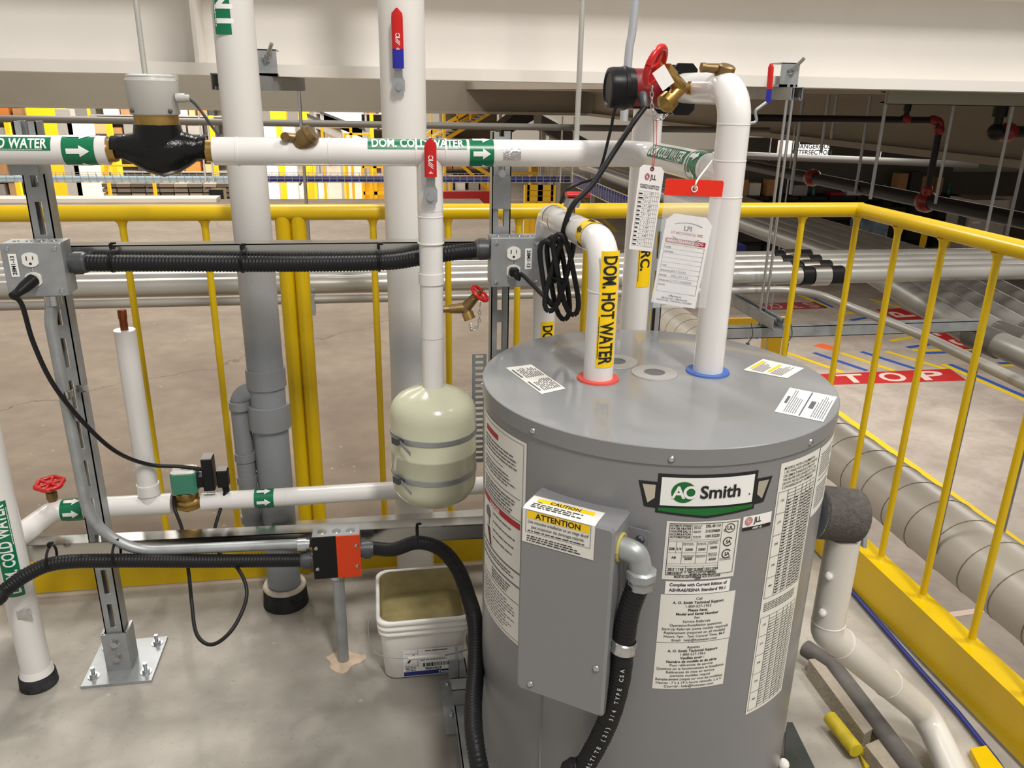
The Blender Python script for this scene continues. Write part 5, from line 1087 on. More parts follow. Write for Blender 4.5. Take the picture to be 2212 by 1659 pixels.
def beam_clamp(label, x, y0, y1, zt, clampy, sk=0.0):
    t = thing('beam_clamp', (x, (y0+y1)/2, zt-.041), label, 'beam clamp', 'strut hangers on the white beam')
    ax = V((sk, 1, 0)).normalized(); a = V((x+sk*(y0-clampy), y0, zt)); obj('channel', channel(MB(), a, (y1-y0)/ax.y, ax, ax.cross(Z), Z, False), STEEL, t)
    mb = MB().box((x-.032, clampy-.03, zt), (x+.032, clampy+.03, zt+.008)).prism([(x-.032, clampy-.03, zt+.075), (x+.032, clampy-.03, zt+.075), (x+.032, clampy-.03, zt), (x-.032, clampy-.03, zt)], (0, .004, 0)).box((x-.032, clampy-.03, zt+.072), (x+.032, clampy+.05, zt+.076))
    obj('clamp', mb, STEEL, t); c = V((x, clampy-.03, zt+.045)); d = V((.35, -.5, .62)).normalized()
    obj('set_screw', MB().cyl(c-d*.01, c+d*.062, .0058, 10), ZINC, t); bolt('nut', c+d*.004, d, .007, t); return t
ax_ = at_y(645, 189, 3.05).x; beam_clamp('strut hanger clamped under the white beam right of the vent pipe', at_y(578, 150, 2.735).x, 2.3, 3.1, 1.392, 2.735, .17)
bx_ = at_y(1722, 198, 2.64).x; beam_clamp('strut hanger with a slanted set screw clamped under the white beam at right', bx_, 2.64, 3.3, 1.392, 2.735)
rod('threaded rod hanging from the left strut hanger down to the conduit rack', (ax_, 3.05, .80), (ax_, 3.05, 1.40), .0058)
for dx in (-.012, .008): rod(('left' if dx < 0 else 'right')+' one of the paired threaded rods under the right strut hanger', (bx_+dx, 2.68, .52), (bx_+dx, 2.68, 1.40), .0052)
# ================================================================== CONDUIT RACK BEHIND THE RAIL
zc = at_y(700, 616, 2.78).z
def long_conduit(label, y, z, r, x0, x1, cpx, m):
    t = thing('long_conduit', (x1/2, y, z-r), label, 'conduit', 'long level conduits behind the rail'); obj('tube', MB().cyl((x0, y, z), (x1, y, z), r, 22), m, t)
    if cpx:
        c = at_y(cpx, 600, y).x
        for k, (a, b, q, mm) in enumerate(((-.085, -.04, 1.16, BLACK), (-.04, .03, 1.24, CHROME), (.03, .085, 1.16, BLACK))): obj(('rubber_ring', 'coupling', 'rubber_ring')[k], MB().lathe((c+a, y, z), X, [(0, r), (.002, r*q), (b-a-.002, r*q), (b-a, r)], 24, False), mm, t)
for i, (y, lab) in enumerate(((2.79, 'nearest'), (2.90, 'second'), (3.01, 'third'), (3.12, 'farthest'))):
    long_conduit(lab+' of the row of long level galvanised conduits behind the rail', y, zc+.0, .031, -7, 7, (1772, 1745, 1722, 1702)[i], GALV)
zs = at_y(700, 646, 2.76).z
t = run('small_conduit', 'thin conduit under the long conduit row, bending away towards the right', [(-7, 2.755, zs), (at_y(1740, 640, 2.755).x, 2.755, zs), at_y(1850, 668, 2.5), at_y(2000, 728, 2.0), at_y(2300, 872, 1.35)], .014, .25, DULL, 'conduit')
t = thing('conduit_clamp', (ax_, 2.75, zs-.03), 'small clamp block on the thin conduit beside the twin yellow posts', 'clamp'); obj('block', MB().box((ax_-.012, 2.73, zs-.05), (ax_+.03, 2.775, zs+.02)), STEEL, t)
# diagonal rack along the deck edge
za = .60; xl = at_z(1766, 552, za).x; t0 = None
for i in range(5):
    x = xl+.06+i*.118
    t = run('deck_conduit', ('leftmost', 'second', 'middle', 'fourth', 'rightmost')[i]+' of the five conduits running past the deck edge beyond the rail corner', [(x, 9.0, za), (x, 3.5, za), (x+.01, 2.75, za-.10), (x+.02, -.3, za-.12)], .048, .3, DULL, 'conduit', 'conduits past the deck edge')
    for y in (2.66, 2.30): obj('coupling', MB().lathe((x+.013, y-.09, za-.104), Y, [(0, .048), (.002, .053), (.16, .053), (.162, .048)], 22, False), mat('coupling_grey', s2l(120, 118, 112), .5, .5), t)
    obj('sleeve', MB().lathe((x, 3.55, za), Y, [(0, .05), (.06, .053), (.12, .05)], 20, False), CHROME, t)
zr = at_y(1760, 712, 2.66).z
t = thing('trapeze_rail', (1.6, 2.66, zr-.03), 'level strut rail hanging below the conduits, right of the heater', 'strut rail', 'horizontal strut rails'); obj('channel', channel(MB(), (at_y(1560, 712, 2.66).x, 2.64, zr), 1.05, X, Z, -Y, False), STEEL, t)
t = thing('trapeze_rail', (bx_, 3, zr-.03), 'short strut rail end pointing at the viewer below the paired rods', 'strut rail', 'horizontal strut rails'); obj('channel', channel(MB(), (bx_, 2.56, at_y(1655, 718, 2.6).z+.02), 1.4, Y, X, -Z, False), STEEL, t)
for px in (1615, 1700):
    c = at_y(px, 716, 2.63); solo('cable_lug', MB().tube(spline([c+V((.01, 0, .03)), c+V((.016, -.01, -.01)), c+V((0, -.012, -.04))], 6), .002, 6).cyl(c+V((0, -.012, -.04)), c+V((-.004, -.012, -.11)), .007, 10), DKGREY, ('left' if px < 1650 else 'right')+' small wire hanger with a crimp hooked on the level strut rail', 'wire hanger', 'wire hangers')
zx = at_y(1925, 210, 3.3).z; xx = at_y(1918, 210, 3.3).x
t = thing('trapeze_rail', (xx+1, 3.3, zx-.02), 'long strut rail high at the right edge under the white beam', 'strut rail', 'horizontal strut rails'); obj('channel', channel(MB(), (xx, 3.3, zx), 3, X, Z, -Y, False, .056), mat('rail_dusty', s2l(150, 148, 130), .5, .4), t)
for i, (x0, x1, y1, yy) in enumerate(((1916, 1878, 430, 3.32), (2064, 2020, 440, 3.6), (2192, 2140, 520, 3.32), (1790, 1772, 330, 5.0), (1808, 1796, 300, 5.4), (1880, 1850, 420, 5.2), (1735, 1700, 420, 4.6))):
    p = at_y(x0, 212, yy); q = at_y(x1, y1, yy); rod('thin steel hanger rod at the upper right, '+('ending by the rail corner', 'middle one before the dark beam', 'nearest the right edge', 'left of the sign', 'short one beside the sprinkler pipe', 'behind the rail corner', 'beside the paired rods')[i], (p.x, yy, q.z), (p.x, yy, 1.38 if yy > 3.4 else zx+.03), .0075 if yy < 4 else .01, False, STEEL, 'hanger_rod')
# ================================================================== SPIRAL DUCT
dx_, dz_, dr_ = 3.23, -1.03, .20
t = thing('spiral_duct', (dx_, 3.5, dz_-dr_), 'big cream spiral duct hanging beyond the right rail', 'duct')
obj('shell', MB().cyl((dx_, -1.5, dz_), (dx_, 8.4, dz_), dr_, 48), DUCT, t)
pts = []; pitch = .235; turns = int(9.9/pitch)
for i in range(turns*30+1): a = 2*pi*i/30; pts.append((dx_+cos(a)*(dr_+.001), -1.5+pitch*i/30, dz_+sin(a)*(dr_+.001)))
obj('spiral_seam', MB().tube(pts, .0032, 5), mat('duct_seam', s2l(160, 150, 136), .45, .2), t)
for y in (.5, 3.5, 6.5): obj('hanger_strap', MB().box((dx_-dr_-.004, y, dz_), (dx_-dr_-.001, y+.02, 1.16)).box((dx_+dr_+.001, y, dz_), (dx_+dr_+.004, y+.02, 1.16)), STEEL, t)
# ================================================================== SPRINKLER PIPES
def fire(label, pts, r, fits, rad=.05):
    t = run('sprinkler_pipe', label, pts, r, rad, FIRE, 'pipe', 'black sprinkler pipes', 18, 'pipe')
    for c, ax in fits: c, ax = V(c), V(ax).normalized(); obj('red_coupling', MB().lathe(c-ax*r*1.4, ax, [(0, r), (r*.3, r*1.2), (r*.9, r*1.5), (r*1.9, r*1.5), (r*2.5, r*1.2), (r*2.8, r)], 18, False), FIRER, t)
    return t
yq = 4.3; A, B, C = at_y(1600, 252, yq), at_y(2032, 262, yq), at_y(2008, 412, yq); B.z = A.z = (A.z+B.z)/2; C.x = B.x
t = fire('black sprinkler pipe with a red elbow, turning down under the dark beam', [A, B, C], .0185, [(B-X*.05, X), (B-Z*.05, Z), (C, Z), (at_y(1956, 258, yq), X)])
obj('red_elbow', MB().tube(fillet([B-X*.06, B, B-Z*.06], .045, 8), .022, 16), FIRER, t); h_ = at_y(1956, 258, yq); obj('sprinkler_head', MB().cyl(h_, h_+Z*.05, .014, 12).cyl(h_+Z*.045, h_+Z*.085, .02, 8), FIRE, t)
yq = 3.7; A = at_y(2152, 285, yq); t = fire('black sprinkler pipe with an upright head at the right edge', [A, A+X*1.2], .030, [(A+X*.06, X)])
obj('elbow', MB().ball(A, .042, 16), FIRE, t); obj('sprinkler_head', MB().cyl(A, A+Z*.09, .02, 12).cyl(A+Z*.07, A+Z*.12, .033, 8), FIRE, t); obj('brass_tip', MB().cyl(A+Z*.12, A+Z*.165, .012, 8), BRASS, t)
xq = 3.3; A = at_x(1600, 352, xq); B = at_x(2230, 484, xq); A.z = B.z = (A.z+B.z)/2
fire('thick black sprinkler main sloping across the upper right towards the viewer', [A, B+(B-A)*.5], .042, [(at_x(1755, 384, xq), Y), (at_x(2000, 436, xq), Y)])
# ================================================================== HALL FLOOR MARKINGS
def fmark(name, pts, m, label, cat='floor marking', grp=None, h=.004):
    q = [at_z(px, py, lowz) for px, py in pts]; q = [V((p.x, p.y, lowz)) for p in q]
    if (q[1]-q[0]).cross(q[2]-q[0]).z < 0: q = q[::-1]
    return solo(name, MB().prism(q, (0, 0, h)), m, label, cat, grp)
def fline(a, b, w, m, label, grp):
    p, q = at_z(*a, lowz), at_z(*b, lowz); d = (q-p).normalized(); s = d.cross(Z)*w/2; c = [V((r.x, r.y, lowz)) for r in (p-s, q-s, q+s, p+s)]
    if (c[1]-c[0]).cross(c[2]-c[0]).z < 0: c = c[::-1]
    return solo('painted_line', MB().prism(c, (0, 0, .004)), m, label, 'floor marking', grp)
for i, (a, b, w, m) in enumerate((((1700, 762), (1822, 805), .10, MARKY), ((1758, 762), (1873, 801), .10, MARKB), ((1816, 762), (1932, 801), .10, MARKY), ((1861, 760), (1978, 797), .10, MARKB), ((1914, 759), (2043, 797), .10, MARKY), ((2037, 787), (2240, 876), .10, MARKY), ((2052, 787), (2240, 868), .10, MARKB), ((1810, 680), (1863, 672), .10, MARKY), ((1838, 692), (1892, 683), .10, MARKB), ((1924, 736), (1986, 726), .10, MARKY), ((1960, 751), (2022, 742), .10, MARKB), ((1972, 757), (2160, 754), .10, MARKY), ((1996, 763), (2168, 758), .10, MARKB), ((2157, 785), (2240, 783), .10, MARKB), ((2164, 790), (2240, 788), .10, MARKY), ((1722, 635), (1790, 666), .09, MARKY), ((1736, 634), (1800, 664), .07, MARKB), ((1800, 883), (2280, 1228), .10, MARKY), ((1880, 646), (1945, 664), .10, MARKY))):
    fline(a, b, w, m, ('yellow' if m is MARKY else 'blue')+' floor line on the hall floor, '+('nearest the heater lid', 'just right of the one nearest the heater lid', 'middle of the slanted group', 'between the two long slanted yellow ones', 'farthest right of the slanted group', 'passing the end of the nearest red STOP box', 'alongside the yellow one at the STOP box end', 'short one far off beyond the strut rail', 'short one below the far yellow dash', 'short dash left of the second red STOP box', 'short dash under the yellow one', 'long level one below the second STOP box', 'long level one under the yellow level one', 'level one at the right edge', 'level one at the right edge, lower', 'slanting past the far faded STOP box', 'beside the far slanted yellow one', 'long one along the cream duct', 'bordering the second STOP box')[i], 'painted floor lines')
fmark('painted_arrow', [(1756, 747), (1776, 742), (1796, 748), (1808, 746), (1806, 757), (1790, 756), (1774, 752)], MARKO, 'orange painted arrow on the hall floor above the slanted lines')
fmark('painted_strip', [(1985, 1332), (2130, 1312), (2135, 1322), (1985, 1345)], MARKW, 'pale strip on the hall floor between the duct and the toe board')
def stop(c, label, m=MARKR, ink=MARKW):
    q = [at_z(px, py, lowz) for px, py in c]          # as read: lower left, lower right, upper right, upper left
    f = lambda u, v, h: V((*((q[0]*(1-u)*(1-v)+q[1]*u*(1-v)+q[2]*u*v+q[3]*(1-u)*v).xy), lowz+.004+h))
    mb = MB().prism([V((p.x, p.y, lowz)) for p in q], (0, 0, .004)); t = solo('stop_marking', mb, m, label, 'floor marking', 'red STOP boxes')
    for i, ch in enumerate('STOP'):
        vs, fs, ad = GL[1, ch]; x0 = min(x for x, y in vs); x1 = max(x for x, y in vs)
        obj('letter', MB().add([f(.06+.235*i+.15*(x-x0)/(x1-x0), .12+.76*y/.72, .003) for x, y in vs], fs), ink, t)
stop([(1712, 834), (2088, 822), (2052, 797), (1690, 812)], 'red STOP box on the hall floor nearest the heater lid')
stop([(2146, 752), (1945, 666), (1890, 669), (2080, 755)], 'red STOP box on the hall floor under the conduits, reading away')
stop([(1758, 652), (1600, 657), (1622, 671), (1790, 666)], 'faded red STOP box far off behind the strut rail', mat('floor_paint_faded', s2l(158, 70, 72), .7), mat('floor_paint_dim', s2l(190, 160, 150), .7))
t = thing('yellow_barrier', at_y(1680, 700, 7.6), 'yellow barrier post and rail on the hall floor behind the heater lid', 'barrier')
a, b = at_y(1664, 694, 7.6), at_y(1694, 694, 7.6); obj('post', MB().box((a.x, 7.6, lowz), (b.x, 7.74, a.z)), YELF, t); a, b = at_y(1560, 694, 7.6), at_y(1694, 704, 7.6); obj('rail', MB().box((a.x, 7.58, b.z-.04), (b.x, 7.62, a.z+.03)), YELF, t)
# ================================================================== CABLE TRAY BEYOND THE DECK
yt = 11.7; zt3 = at_y(400, 394, yt).z; x0, x1 = -9.0, at_y(1262, 398, yt).x
t = thing('cable_tray', (0, yt, zt3), 'wire basket cable tray beyond the far edge of the deck', 'cable tray')
mb = MB()
for y in (yt, yt+.3):
    for z in (zt3, zt3+.05, zt3+.10): mb.box((x0, y-.003, z-.003), (x1, y+.003, z+.003))
x = x0
while x < x1: mb.box((x-.003, yt-.003, zt3), (x+.003, yt+.003, zt3+.1)).box((x-.003, yt+.297, zt3), (x+.003, yt+.303, zt3+.1)).box((x-.003, yt, zt3-.003), (x+.003, yt+.3, zt3+.003)); x += .1
o = obj('wire_mesh', mb, mat('tray_wire', s2l(190, 186, 172), .4, .5), t); o['kind'] = 'stuff'
obj('cable_bundle', MB().box((x0, yt+.03, zt3+.005), (at_y(560, 390, yt).x, yt+.27, zt3+.06)), mat('blue_cable_glare', s2l(190, 214, 226), .4), t); obj('cable_bundle', MB().box((at_y(560, 390, yt).x, yt+.03, zt3+.005), (x1, yt+.27, zt3+.06)), FBLUE, t)  # left stretch: same blue cables, glare of the bright hall put into the colour
for px in (445, 462, 1210, 1235): p = at_y(px, 394, yt); obj('hanger_rod', MB().cyl((p.x, yt, zt3), (p.x, yt, 1.05), .012, 8), mat('tray_rod', s2l(220, 216, 206), .5), t)
yt2 = 8.6
solo('far_conduit', MB().cyl((-9, 7.2, at_y(300, 254, 7.2).z), (at_y(1660, 290, 7.2).x, 7.2, at_y(1640, 282, 7.2).z), .028, 14), mat('conduit_far', s2l(120, 116, 108), .5, .3), 'grey conduit crossing the gap just under the beam', 'conduit')
t = thing('blue_tray', at_z(1680, 530, .5), 'wire tray of blue cables slung under the deck edge conduits', 'cable tray'); mb = MB(); xb = xl-.06
y = 4.7
while y < 9: mb.box((xb-.003, y-.003, .40), (xb+.003, y+.003, .53)); y += .09
for z in (.40, .53): mb.box((xb-.003, 4.7, z-.004), (xb+.003, 9, z+.004))
o = obj('wire_mesh', mb, mat('tray_wire', s2l(190, 186, 172), .4, .5), t); o['kind'] = 'stuff'; [obj('hanger', MB().cyl((xb+.05, y, .40), (xb+.05, y, .62), .006, 6), STEEL, t) for y in (5, 6.5, 8)]; obj('cable_bundle', MB().box((xb+.01, 4.72, .41), (xb+.10, 9, .49)), FBLUE, t)
# ================================================================== FAR HALL, SEEN THROUGH THE GAP BELOW THE BEAM
def pb(x0, y0, x1, y1, Yd, dep): a, b = at_y(x0, y1, Yd), at_y(x1, y0, Yd); return (a.x, Yd, a.z), (b.x, Yd+dep, b.z)
def far(name, rect, Yd, dep, m, label, cat, grp=None, floor=False):
    a, b = pb(*rect, Yd, dep); a = (a[0], a[1], lowz) if floor else a; return solo(name, MB().box(a, b), m, label, cat, grp)
for rect, lab in (((88, 200, 124, 420), 'left of the white cabinets'), ((172, 330, 214, 426), 'below the green arrow band'), ((590, 200, 614, 330), 'right of the vent pipe'), ((650, 200, 664, 330), 'behind the strainer valve'), ((502, 200, 516, 430), 'left of the vent pipe'), ((1146, 340, 1166, 440), 'left of the bundled cord'), ((240, 345, 252, 380), 'short one under the meter')):
    t = far('yellow_column', rect, 33, .6, YELF, 'yellow painted hall column far off, '+lab, 'column', 'far yellow columns', True)
random.seed(11); ORD = 'first second third fourth fifth sixth seventh eighth ninth tenth eleventh twelfth thirteenth fourteenth fifteenth sixteenth seventeenth eighteenth nineteenth twentieth'.split()
def rack(px0, px1, Yd, label, levels, where):
    a, b = at_y(px0, 400, Yd), at_y(px1, 400, Yd); t = thing('storage_rack', ((a.x+b.x)/2, Yd, lowz), label, 'rack', 'far storage racks')
    n = max(2, int((b.x-a.x)/1.9)+1); top = lowz+.75*levels
    for i in range(n): x = a.x+(b.x-a.x)*i/(n-1); obj('upright', MB().box((x-.05, Yd, lowz), (x+.05, Yd+.1, top+.4)), random.choice((FGREY, YELF, FDRK)), t)
    obj('dark_back_panel', MB().box((a.x, Yd+.95, lowz), (b.x, Yd+1, top+.4)), mat('rack_gap_shade', s2l(120, 108, 92), .8, var=.2, vscale=3), t)  # dark sheet added so the gaps between cartons read as shade
    for j in range(1, levels+1): obj('shelf', MB().box((a.x, Yd-.03, lowz+.75*j-.05), (b.x, Yd+.95, lowz+.75*j)), random.choice((FDRK, FGREY)), t)
    for j in range(levels):
        z = lowz+.75*j; x = a.x+.1; k = 0
        while x < b.x-.6:
            w = .22+random.random()*.4; h = .2+random.random()*.4
            if random.random() < .8 and k < 20:
                cm, cn = random.choice(((CARD, 'brown'), (FDRK, 'dark'), (FAINT, 'white'), (FAINT, 'white'), (FGREY, 'grey'), (mat('carton_tan', s2l(196, 160, 116), .8), 'tan'), (mat('carton_orange', s2l(206, 120, 50), .8), 'orange'))); k += 1
                solo('carton', MB().box((x, Yd+.03+random.random()*.2, z), (x+w, Yd+.8, z+h)), cm, cn+' carton, '+ORD[k-1]+' from left on level '+('one', 'two', 'three', 'four', 'five', 'six')[j]+', '+where, 'carton', 'cartons on '+where)
            x += w+.04+random.random()*.12
rack(215, 500, 37, 'grey storage rack of cartons behind the water meter', 5, 'rack behind meter')
rack(-60, 88, 35, 'grey storage rack of cartons at the far left edge', 5, 'rack at left edge')
rack(690, 900, 44, 'grey storage rack of cartons between the vent pipe and the riser', 6, 'rack right of vent pipe')
rack(955, 1080, 30, 'storage rack with cartons behind the right strut post', 4, 'rack behind strut post')
for i in range(9):
    x0 = 222+i*31; a, b = pb(x0, 396, x0+27, 424, 27, 1.0); t = thing('pallet_stack', ((a[0]+b[0])/2, 27, lowz), 'stack of grey brown pallets far off below the meter, '+('first', 'second', 'third', 'fourth', 'fifth', 'sixth', 'seventh', 'eighth', 'ninth')[i]+' from the left', 'pallets', 'far pallet stacks')
    z = lowz
    while z < b[2]-.1: obj('pallet', MB().box((a[0]+random.random()*.04, 27, z), (b[0], 28, z+.11)), random.choice((mat('pallet_a', s2l(110, 98, 84), .9), mat('pallet_b', s2l(84, 76, 66), .9), mat('pallet_c', s2l(140, 130, 116), .9))), t); z += .15
for i, (r, m, lab) in enumerate((((150, 264, 192, 300), FAINT, 'white cabinet behind the left arrow band'), ((128, 236, 150, 300), FGREY, 'grey cabinet left of the white one'), ((560, 262, 592, 330), FAINT, 'white electrical cabinet right of the vent pipe'), ((614, 262, 634, 330), FAINT, 'narrow white cabinet behind the strainer'), ((700, 236, 780, 262), FAINT, 'pale wall panel above the conveyors'), ((500, 395, 512, 424), YELF, 'yellow bin left of the vent pipe'), ((452, 410, 482, 424), BLACK, 'low black case on the far floor'))):
    far('far_cabinet', r, 31 if i < 5 else 25, .5, m, lab, 'cabinet', None, True)
for i, (x0, y0, x1, y1) in enumerate(((664, 268, 738, 302), (692, 262, 790, 300), (730, 258, 800, 290))):
    a, b = at_y(x0, y0, 30+i), at_y(x1, y1, 30+i); t = thing('inclined_conveyor', (a+b)/2, ('lower', 'middle', 'upper')[i]+' grey inclined conveyor far off right of the vent pipe', 'conveyor', 'inclined conveyors')
    obj('bed', MB().prism([a, b, b+Z*.28, a+Z*.28], (0, 1, 0)), FGREY, t); obj('guide', MB().prism([a+V((0, -.05, .28)), b+V((0, -.05, .28)), b+V((0, -.05, .36)), a+V((0, -.05, .36))], (0, .05, 0)), FDRK, t)
    obj('leg', MB().box((b.x-.1, b.y+.3, lowz), (b.x, b.y+.5, b.z)), FGREY, t); obj('leg', MB().box((a.x+.1, a.y+.3, lowz), (a.x+.2, a.y+.5, a.z)), FGREY, t)
# yellow stairs
t = thing('yellow_staircase', at_y(990, 300, 26), 'yellow steel staircase climbing behind the thick riser', 'staircase')
for k, (x0, y0, x1, y1) in enumerate(((918, 298, 1010, 246), (935, 302, 1040, 244), (962, 306, 1062, 246))):
    a, b = at_y(x0, y0, 26+k*.3), at_y(x1, y1, 26+k*.3); obj('stringer' if k != 1 else 'hand_rail', MB().prism([a, b, b+Z*.12, a+Z*.12], (0, .08, 0)), YELF, t)
a, b = at_y(930, 300, 26.2), at_y(1040, 246, 26.2)
for k in range(11): q = a+(b-a)*(k/10); obj('tread', MB().box((q.x, 26.0, q.z), (q.x+.25, 26.7, q.z+.04)), FGREY, t)
for k in range(5): q = a+(b-a)*(k/4); obj('baluster', MB().box((q.x, 26, q.z), (q.x+.05, 26.05, q.z+.9)), YELF, t)
for x0, y0, x1, y1 in ((985, 350, 1060, 418), (1005, 352, 1075, 392)): a, b = at_y(x0, y0, 25), at_y(x1, y1, 25); obj('brace', MB().prism([a, b, b+Z*.12, a+Z*.12], (0, .08, 0)), YELF, t)
obj('post', MB().box((*at_y(958, 400, 25).xy, lowz), (at_y(964, 400, 25).x, 25.1, 1.0)), YELF, t)
far('red_rack_beam', (955, 414, 1066, 430), 24, .2, mat('red_beam', s2l(170, 14, 14), .5), 'red barrier beam far off behind the right strut post', 'barrier', None, True)
a, b = at_y(1082, 300, 22), at_y(1190, 238, 22); t = thing('dark_chute', a, 'black inclined chute rising right of the strut post', 'chute'); obj('bed', MB().prism([a, b, b+Z*.6, a+Z*.35], (0, 1.2, 0)), DARK, t); obj('leg', MB().box((a.x, 22.4, lowz), (a.x+.1, 22.5, a.z+.1)), FGREY, t); obj('leg', MB().box((b.x-.2, 22.4, lowz), (b.x-.1, 22.5, b.z)), FGREY, t)
a, b = at_y(1170, 248, 20), at_y(1300, 318, 20); t = thing('inclined_conveyor', (a+b)/2, 'shiny dark conveyor sloping down behind the pale threaded rod', 'conveyor', 'inclined conveyors'); obj('bed', MB().prism([a-Z*.35, b-Z*.35, b, a], (0, 1, 0)), FDRK, t); obj('guide', MB().prism([a, b, b+Z*.07, a+Z*.07], (0, .05, 0)), CHROME, t); obj('leg', MB().box((b.x-.1, 20.4, lowz), (b.x, 20.5, b.z-.3)), FGREY, t); obj('leg', MB().box((a.x+.1, 20.4, lowz), (a.x+.2, 20.5, a.z-.3)), FGREY, t)
for i, px in enumerate((1172, 1190, 1207)): far('white_bin', (px, 286+i*4, px+8, 318), 23, .3, FAINT, ('left', 'middle', 'right')[i]+' of three white bins under the dark chute', 'bin', 'white bins', True)
# yellow cage
def cage(px0, py0, px1, py1, Yd, label):
    a, b = pb(px0, py0, px1, py1, Yd, .9); t = thing('yellow_cage', (a[0], Yd, lowz), label, 'cage', 'yellow wire cages')
    for x in (a[0], (a[0]+b[0])/2, b[0]): obj('post', MB().box((x-.05, Yd, lowz), (x+.05, Yd+.1, b[2])), YELF, t)
    for z in (b[2]-.1, (b[2]+a[2])/2, a[2]+.1): obj('rail', MB().box((a[0], Yd, z), (b[0], Yd+.1, z+.1)), YELF, t)
    obj('panel', MB().box((a[0], Yd+.05, lowz+.1), (b[0], Yd+.09, (a[2]+b[2])/2)), YELF, t)
cage(786, 356, 836, 428, 26, 'yellow cage on the far floor left of the thick riser'); cage(1138, 400, 1196, 446, 16, 'yellow cage on the far floor left of the pump cord')
for i, (x0, y0, x1, y1) in enumerate(((560, 420, 640, 398), (700, 430, 760, 352), (1180, 345, 1240, 372), (1240, 395, 1340, 440), (1260, 430, 1330, 500))): fline((x0, y0), (x1, y1), .14, MARKY, 'yellow lane line on the far hall floor, '+('left of the people', 'right of the people', 'under the dark conveyor', 'behind the pump cord', 'behind the hot pipe elbow')[i], 'far lane lines')
for i, (x0, y0, x1, y1) in enumerate(((14, 262, 18, 300), (232, 258, 238, 300), (455, 250, 459, 330), (556, 350, 562, 428), (676, 350, 681, 372), (745, 352, 751, 430), (800, 246, 806, 300), (838, 246, 842, 300))): far('yellow_post', (x0, y0, x1, y1), 29, .15, YELF, 'thin yellow safety post far off, '+ORD[i]+' from the left', 'post', 'thin yellow posts', True)
for i, (x0, y0, x1, y1) in enumerate(((225, 356, 330, 360), (692, 272, 760, 276), (742, 288, 800, 292), (970, 380, 1060, 384), (1085, 372, 1210, 377))):
    a, b = pb(x0, y0, x1, y1, 25.5, .1); t = thing('yellow_handrail', (a[0], 25.5, lowz), 'level yellow handrail far off, '+ORD[i]+' from the left', 'handrail', 'far yellow handrails'); obj('rail', MB().box(a, b), YELF, t)
    for x in (a[0], b[0]-.08): obj('post', MB().box((x, 25.5, lowz), (x+.08, 25.6, a[2])), YELF, t)
# people on the far floor
def person(px, py, label, stride, faceL):
    p = at_z(px, py, lowz); t = thing('person', (p.x, p.y, lowz), label, 'person', 'people on the far floor')
    def skin(name, verts, edges, rad, m):
        me = bpy.data.meshes.new(name); me.from_pydata([tuple(V(v)) for v in verts], edges, []); o = bpy.data.objects.new(name, me); COL.objects.link(o); o.parent = t
        md = o.modifiers.new('skin', 'SKIN'); o.modifiers.new('sub', 'SUBSURF').levels = 1; o.modifiers['sub'].render_levels = 1
        for sv, r in zip(me.skin_vertices[0].data, rad): sv.radius = (r, r)
        me.skin_vertices[0].data[0].use_root = True; me.materials.append(m); return o
    s = stride; k = -1 if faceL else 1
    vs = [(0, 0, .95), (0, 0, 1.15), (0, 0, 1.38), (0, 0, 1.5), (k*.02, 0, 1.58), (k*.02, 0, 1.72), (.0, -.1, .9), (k*s*.5, -.1, .5), (k*s*.6, -.1, .08), (k*(s*.6+.2), -.1, .04), (0, .1, .9), (-k*s*.3, .1, .5), (-k*s*.9, .1, .1), (-k*(s*.9-.2), .1, .04), (0, -.2, 1.4), (k*.05, -.25, 1.12), (k*.2, -.2, .95), (0, .2, 1.4), (-k*.05, .25, 1.12), (k*.1, .22, .92)]
    es = [(0, 1), (1, 2), (2, 3), (3, 4), (4, 5), (0, 6), (6, 7), (7, 8), (8, 9), (0, 10), (10, 11), (11, 12), (12, 13), (2, 14), (14, 15), (15, 16), (2, 17), (17, 18), (18, 19)]
    skin('body', vs, es, [.15, .14, .17, .07, .08, .085, .1, .07, .05, .045, .1, .07, .05, .045, .07, .05, .035, .07, .05, .035], mat('dark_clothes', (.02, .02, .022), .8))
    obj('head', MB().ball((p.x+k*.02, p.y, lowz+1.66), .105, 12, (.9, .8, 1.15)), mat('skin_tone', s2l(170, 130, 105), .6), t); obj('hair', MB().ball((p.x-k*.01, p.y, lowz+1.70), .11, 12, (.9, .82, 1.0)), BLACK, t)
person(640, 402, 'person in dark clothes striding across the far floor behind the cold pipe', .25, True)
person(609, 384, 'person in black standing by the yellow column right of the vent pipe', .02, False)
# ================================================================== DARK AISLE AT THE RIGHT
t = thing('work_bench', (9, 21, lowz), 'long dark shelving bench cluttered with boxes behind the rail corner', 'bench')
a, b = at_y(1600, 440, 21), at_y(2080, 470, 21)
obj('dark_back_panel', MB().box((a.x, 21.8, lowz), (b.x, 21.9, .3)), mat('bench_back', s2l(84, 78, 68), .7, var=.15, vscale=2), t)
for z in (lowz+.35, lowz+.95, lowz+1.55, at_y(1800, 425, 21).z): obj('shelf', MB().box((a.x, 21, z-.05), (b.x, 21.8, z)), DARK, t)
for i in range(9): x = a.x+(b.x-a.x)*i/8; obj('upright', MB().box((x-.03, 21, lowz), (x+.03, 21.8, at_y(1800, 425, 21).z)), DARK, t)
obj('front_mesh', MB().box((a.x, 21.15, lowz), (b.x, 21.18, at_y(1800, 450, 21).z)), FDRK, t)
zb = at_y(1800, 425, 21).z; x = a.x; n = 0
random.seed(3); tl = mat('teal_bottle', s2l(30, 96, 92), .35); rdb = mat('red_tray', s2l(150, 22, 24), .5)
